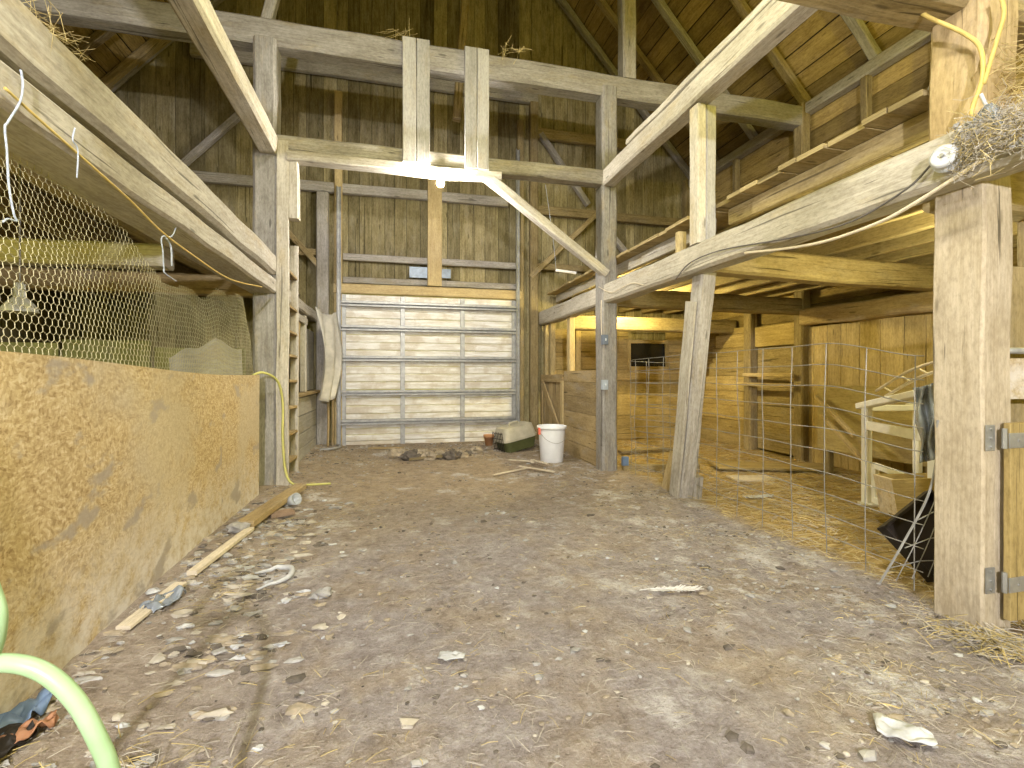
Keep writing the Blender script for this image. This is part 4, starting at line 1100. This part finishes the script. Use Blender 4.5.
b = MB(); b.box((-1.0, 4.72, fz(-1.0, 4.72)+.025), (.2, .12, .035), .5, jit=.01); tag(b.build('brick_slab', 'brickish', origin=(-1.0, 4.72, 0)), 'flat reddish slab beside the loose plank', 'slab')
pts = spline([(-.87, 3.36, .03), (-.74, 3.44, .035), (-.66, 3.40, .035), (-.66, 3.27, .03), (-.80, 3.13, .025)], 8)
b = MB(); b.tube([p+V((0,0,fz(p.x, p.y))) for p in pts], [.006+.012*math.sin(math.pi*i/(len(pts)-1)) for i in range(len(pts))], 8)
tag(b.build('curled_strip', 'paper', origin=(-.75, 3.3, 0), smooth=True), 'curled whitish strip on the floor near pen wall', 'strip')
b = MB(); x, y = -.42, 3.02; b.blob((x, y, fz(x, y)+.02), (.055, .042, .032), 5, .45, 10); tag(b.build('loose_stone', 'stone', origin=(x, y, 0)), 'small grey stone near the curled strip', 'stone')
def scrap(x, y, L, W, rz, seed, nm, mt, lab, cat, amp=.02):
    b = MB(); c, s_ = math.cos(rz), math.sin(rz)
    def P(s, q):
        a = (s-.5)*L; d_ = (q-.5)*W*(1-.75*abs(s-.35)**1.2)+.02*mnoise.noise(V((s*5, q*4, seed)))
        px, py = x+a*c-d_*s_, y+a*s_+d_*c
        return (px, py, fz(px, py)+.014+amp*(.5+mnoise.noise(V((s*4, q*4, seed+9)))))
    b.sheet(P, 12, 8, .003)
    return tag(b.build(nm, mt, origin=(x, y, 0), smooth=True), lab, cat)

def feather():
    x, y, rz = 1.59, 2.59, -.28; c, s_ = math.cos(rz), math.sin(rz)
    def W(a, d, h): return (x+a*c-d*s_, y+a*s_+d*c, fz(x+a*c-d*s_, y+a*s_+d*c)+h)
    t = thing('bird_feather', (x, y, fz(x, y)), 'large white bird feather lying on the dirt floor', 'feather')
    b = MB(); b.tube([W(-.17+.34*k/12, .012*math.sin(k*.26), .014+.01*math.sin(k*.4)) for k in range(13)], [.003-.0002*k for k in range(13)], 6); b.build('shaft', 'feather', t, origin=t.location)
    b = MB()
    for sd in (1, -1):
        for k in range(26):
            a = -.10+.27*k/25; w = (.028 if sd > 0 else .042)*(.45+.55*math.sin(math.pi*min(1, (k+4)/30)))*R.uniform(.75, 1.1)
            p = V(W(a, .012*math.sin((a+.17)/.34*3.1), .016)); q = V(W(a+.035, sd*w, .02+R.uniform(0, .012)))
            b.beam(p, q, .009, .0015, jit=0, ch=.0003)
    b.build('barbs', 'feather', t, origin=t.location)
feather()
scrap(1.775, 1.35, .17, .12, -.75, 3, 'paper_scrap', 'paper', 'torn whitish scrap on floor below the split post', 'scrap', .025)
scrap(.25, 2.2, .12, .07, -.3, 8, 'paper_scrap', 'paper', 'thin pale scrap flattened in the middle of dirt floor', 'scrap', .01)
scrap(-1.31, 2.12, .22, .10, 1.3, 13, 'wrapper', 'blue', 'crumpled blue wrapper at the foot of the pen wall', 'wrapper', .05)
scrap(-1.24, 2.02, .16, .07, 1.0, 17, 'wrapper', 'orange', 'crumpled orange wrapper at the foot of the pen wall', 'wrapper', .04)
scrap(-1.30, 1.90, .30, .16, 1.2, 23, 'wrapper', 'black', 'crumpled black wrapper at the foot of the pen wall', 'wrapper', .05)
scrap(-1.22, 3.0, .22, .12, 1.2, 29, 'plastic_scrap', 'bag', 'greyish plastic scrap beside the short splinter', 'scrap', .05)
scrap(3.75, 4.35, .4, .12, .2, 31, 'paper_scrap', 'paper', 'long white scrap on bedding inside the wire fence', 'scrap', .02)

# ------------------------------------------------------------------ straw, chips, nest
def strands(name, mats, pts, lo, hi, r, flat=.35, lift=.012, kind='stuff', label=None, cat='straw'):
    b = MB()
    for (x, y, z) in pts:
        L = R.uniform(lo, hi); a = R.uniform(0, 6.283); e = R.uniform(-flat, flat)*.5
        d = V((math.cos(a)*math.cos(e), math.sin(a)*math.cos(e), math.sin(e)))
        bend = V((R.uniform(-.15, .15), R.uniform(-.15, .15), R.uniform(0, .2)))*L
        c = V((x, y, z+lift+abs(d.z)*L*.5)); rr = r*R.uniform(.6, 1.3)
        pp = [c-d*L/2, c+bend*.5, c+d*L/2]
        y_ = V((0,0,1)).cross(d).normalized(); z_ = d.cross(y_)
        n0 = len(b.v); mi = R.choice(range(len(mats)))
        for p in pp:
            for an in (0, 2.0944, 4.18879): b.v.append(p+y_*(rr*math.cos(an))+z_*(rr*math.sin(an)))
        for q in (0, 3):
            for j in range(3): b.face((n0+q+j, n0+q+(j+1) % 3, n0+q+3+(j+1) % 3, n0+q+3+j), None, mi)
    o = b.build(name, mats); o['kind'] = kind
    return tag(o, label, cat)
def scatter(n, dens, xr, yr):
    out = []
    while len(out) < n:
        x = R.uniform(*xr); y = R.uniform(*yr)
        if R.random() < dens(x, y): out.append((x, y, fz(x, y)))
    return out
def dens_aisle(x, y):
    cl = max(0, mnoise.noise(V((x*1.6, y*1.6, 20)))+.25)
    d_ = .12+.55*cl
    d_ *= .55+1.0*(1-sm(x, -1.3, .2))+.9*sm(x, 1.1, 2.3)
    return d_*(1 if y < 5.5 else .5)
strands('scattered_straw', ['straw', 'straw2', 'straw2', 'straw2'], scatter(9500, dens_aisle, (-1.36, 2.95), (.4, 8.6)), .02, .085, .0011, label='loose straw stalks scattered over the dirt floor')
strands('straw_bedding', ['straw', 'straw', 'straw2'], scatter(6500, lambda x, y: .9 if y < 5 else .4, (2.95, 5.9), (1.5, 8.5)), .05, .16, .002, .6, .012, label='yellow straw bedding of the stalls')
pts = []
for k in range(420):
    x = 2.78+R.gauss(0, .10); y = 1.66+R.gauss(0, .10)-(x-2.75)*.5
    if not (x > 2.84 and y > 1.76): pts.append((x, y, fz(x, y)+abs(R.gauss(0, .012))))
strands('straw_heap', ['straw', 'straw2'], pts, .05, .16, .002, .7, label='straw drift around the foot of the split post')
pts = []
for k in range(500):
    x = -.85+R.gauss(0, .16); y = 1.55+R.gauss(0, .18); pts.append((x, y, fz(x, y)+abs(R.gauss(0, .01))))
strands('straw_heap', ['straw', 'straw2'], pts, .04, .14, .0018, .6, label='straw patch under the thick pale green hose')
# crumbs and chips of bedding, dung and lime
b = MB(); mats = ['earthlump', 'rubdark', 'stone', 'paper', 'straw2']
for (x, y, z) in scatter(4200, lambda x, y: dens_aisle(x, y)*.9+.5*sm(y, 7.2, 8)*(1-sm(x, 1.4, 2)), (-1.36, 2.95), (.5, 8.9)):
    s_ = R.uniform(.004, .014)*(1+1.0*(R.random() < .06)); mi = R.choices(range(5), (4, 2.5, 4, .7, 1.5))[0]
    b.blob((x, y, z+s_*.25), (s_*R.uniform(.8, 1.8), s_*R.uniform(.7, 1.2), s_*R.uniform(.3, .6)), R.random()*50, .7, 5, mi)
for (x, y, z) in scatter(420, lambda x, y: (1-sm(x, -1.2, -.1))*(.4+mnoise.noise(V((x*3, y*3, 5)))), (-1.36, .0), (1.7, 5.2)):
    s_ = R.uniform(.012, .034); mi = R.choices(range(5), (4, 3, 4, 2, 2))[0]
    b.blob((x, y, z+s_*.15), (s_*R.uniform(.8, 2.2), s_*R.uniform(.6, 1.1), s_*R.uniform(.25, .5)), R.random()*50, .9, 7, mi)
o = b.build('floor_litter', mats); o['kind'] = 'stuff'; tag(o, 'crumbs of dung, lime and bark over the dirt floor', 'litter')
# nest of straw in the girder corner
def tangle(name, c, s, n, lo, hi, r, mats, label, cat):
    b = MB()
    for k in range(n):
        p = V(c)+V((R.gauss(0, s[0]), R.gauss(0, s[1]), R.gauss(0, s[2]))); L = R.uniform(lo, hi)
        d = V((R.gauss(0, 1), R.gauss(0, 1), R.gauss(0, .6))).normalized(); e = V((R.gauss(0, 1), R.gauss(0, 1), R.gauss(0, 1)))*L*.2
        b.tube([p-d*L/2, p+e*.6, p+d*L/2+e*.2], r, 3, m=R.randint(0, len(mats)-1))
    o = b.build(name, mats, origin=c); o['kind'] = 'stuff'
    return tag(o, label, cat)
def nest():
    b = MB()
    for k in range(900):
        u = R.uniform(952, 1040); v = 150-(u-952)*.42+R.gauss(0, 13)
        p = V(on_x(u, v, 2.655+R.uniform(-.02, .05))); L = R.uniform(.03, .14)
        d = V((R.gauss(0, .5), R.gauss(0, 1), R.gauss(0, .7))).normalized(); e = V((R.gauss(0, .5), R.gauss(0, 1), R.gauss(0, 1)))*L*.25
        b.tube([p-d*L/2, p+e*.6, p+d*L/2+e*.2], .0012, 3, m=R.randint(0, 2))
    for k in range(60):
        p = V(on_x(R.uniform(955, 1035), 150-R.uniform(0, 30), 2.67)); b.blob(p, (.012, .014, .009), k, .6, 6, 3)
    o = b.build('straw_nest', ['straw', 'straw2', 'straw2', 'stone'], origin=on_x(990, 135, 2.66)); o['kind'] = 'stuff'
    tag(o, 'tangled straw nest on girder at the split post', 'nest')
nest()
tangle('straw_nest', (3.05, 1.7, 2.78), (.09, .07, .10), 200, .08, .26, .0015, ['straw'], 'hanging straw wisps above the gate beside split post', 'straw')
tangle('straw_tuft', (-1.36, 2.35, 2.70), (.03, .10, .015), 40, .08, .26, .0011, ['straw'], 'straw tuft sticking out over the upper netting-side timber', 'straw')
for cx_ in (.0, .12, 1.35, 1.5):
    tangle('straw_tuft', (cx_, BY-.15, 5.42), (.05, .04, .015), 9, .1, .32, .0018, ['straw'], 'straw wisps on the huge upper tie beam', 'straw')
b = MB()
def Pq(s, q): return V(on_x(955+72*s, 140-14*s-30*q*(.65+.35*math.sin(4+8*s)), 2.70+.03*math.sin(15*s+4*q)+.02*q))
b.sheet(Pq, 18, 8, .004)
tag(b.build('plastic_scrap', 'bag', origin=(2.85, 1.75, 2.6), smooth=True), 'bluish plastic sheet scrap tucked in the straw nest', 'scrap')

# ------------------------------------------------------------------ world, camera
w = bpy.data.worlds.new('World'); scene.world = w; w.use_nodes = True
bg = w.node_tree.nodes['Background']; bg.inputs[0].default_value = (1, .88, .15, 1); bg.inputs[1].default_value = .45
cam = bpy.data.cameras.new('camera'); cam.sensor_width = 36; cam.lens = 36*482/1024; cam.shift_y = -9/1024; cam.clip_start = .02
co = bpy.data.objects.new('camera', cam); COL.objects.link(co)
co.location = (0, 0, 1.3); co.rotation_euler = (math.pi/2, 0, -math.radians(13.6))
scene.camera = co
vs = scene.view_settings
vs.view_transform = 'Standard'; vs.look = 'None'; vs.exposure = 0.68; vs.gamma = 1; vs.use_curve_mapping = False
scene.cycles.use_denoising = True
scene.cycles.max_bounces = 8
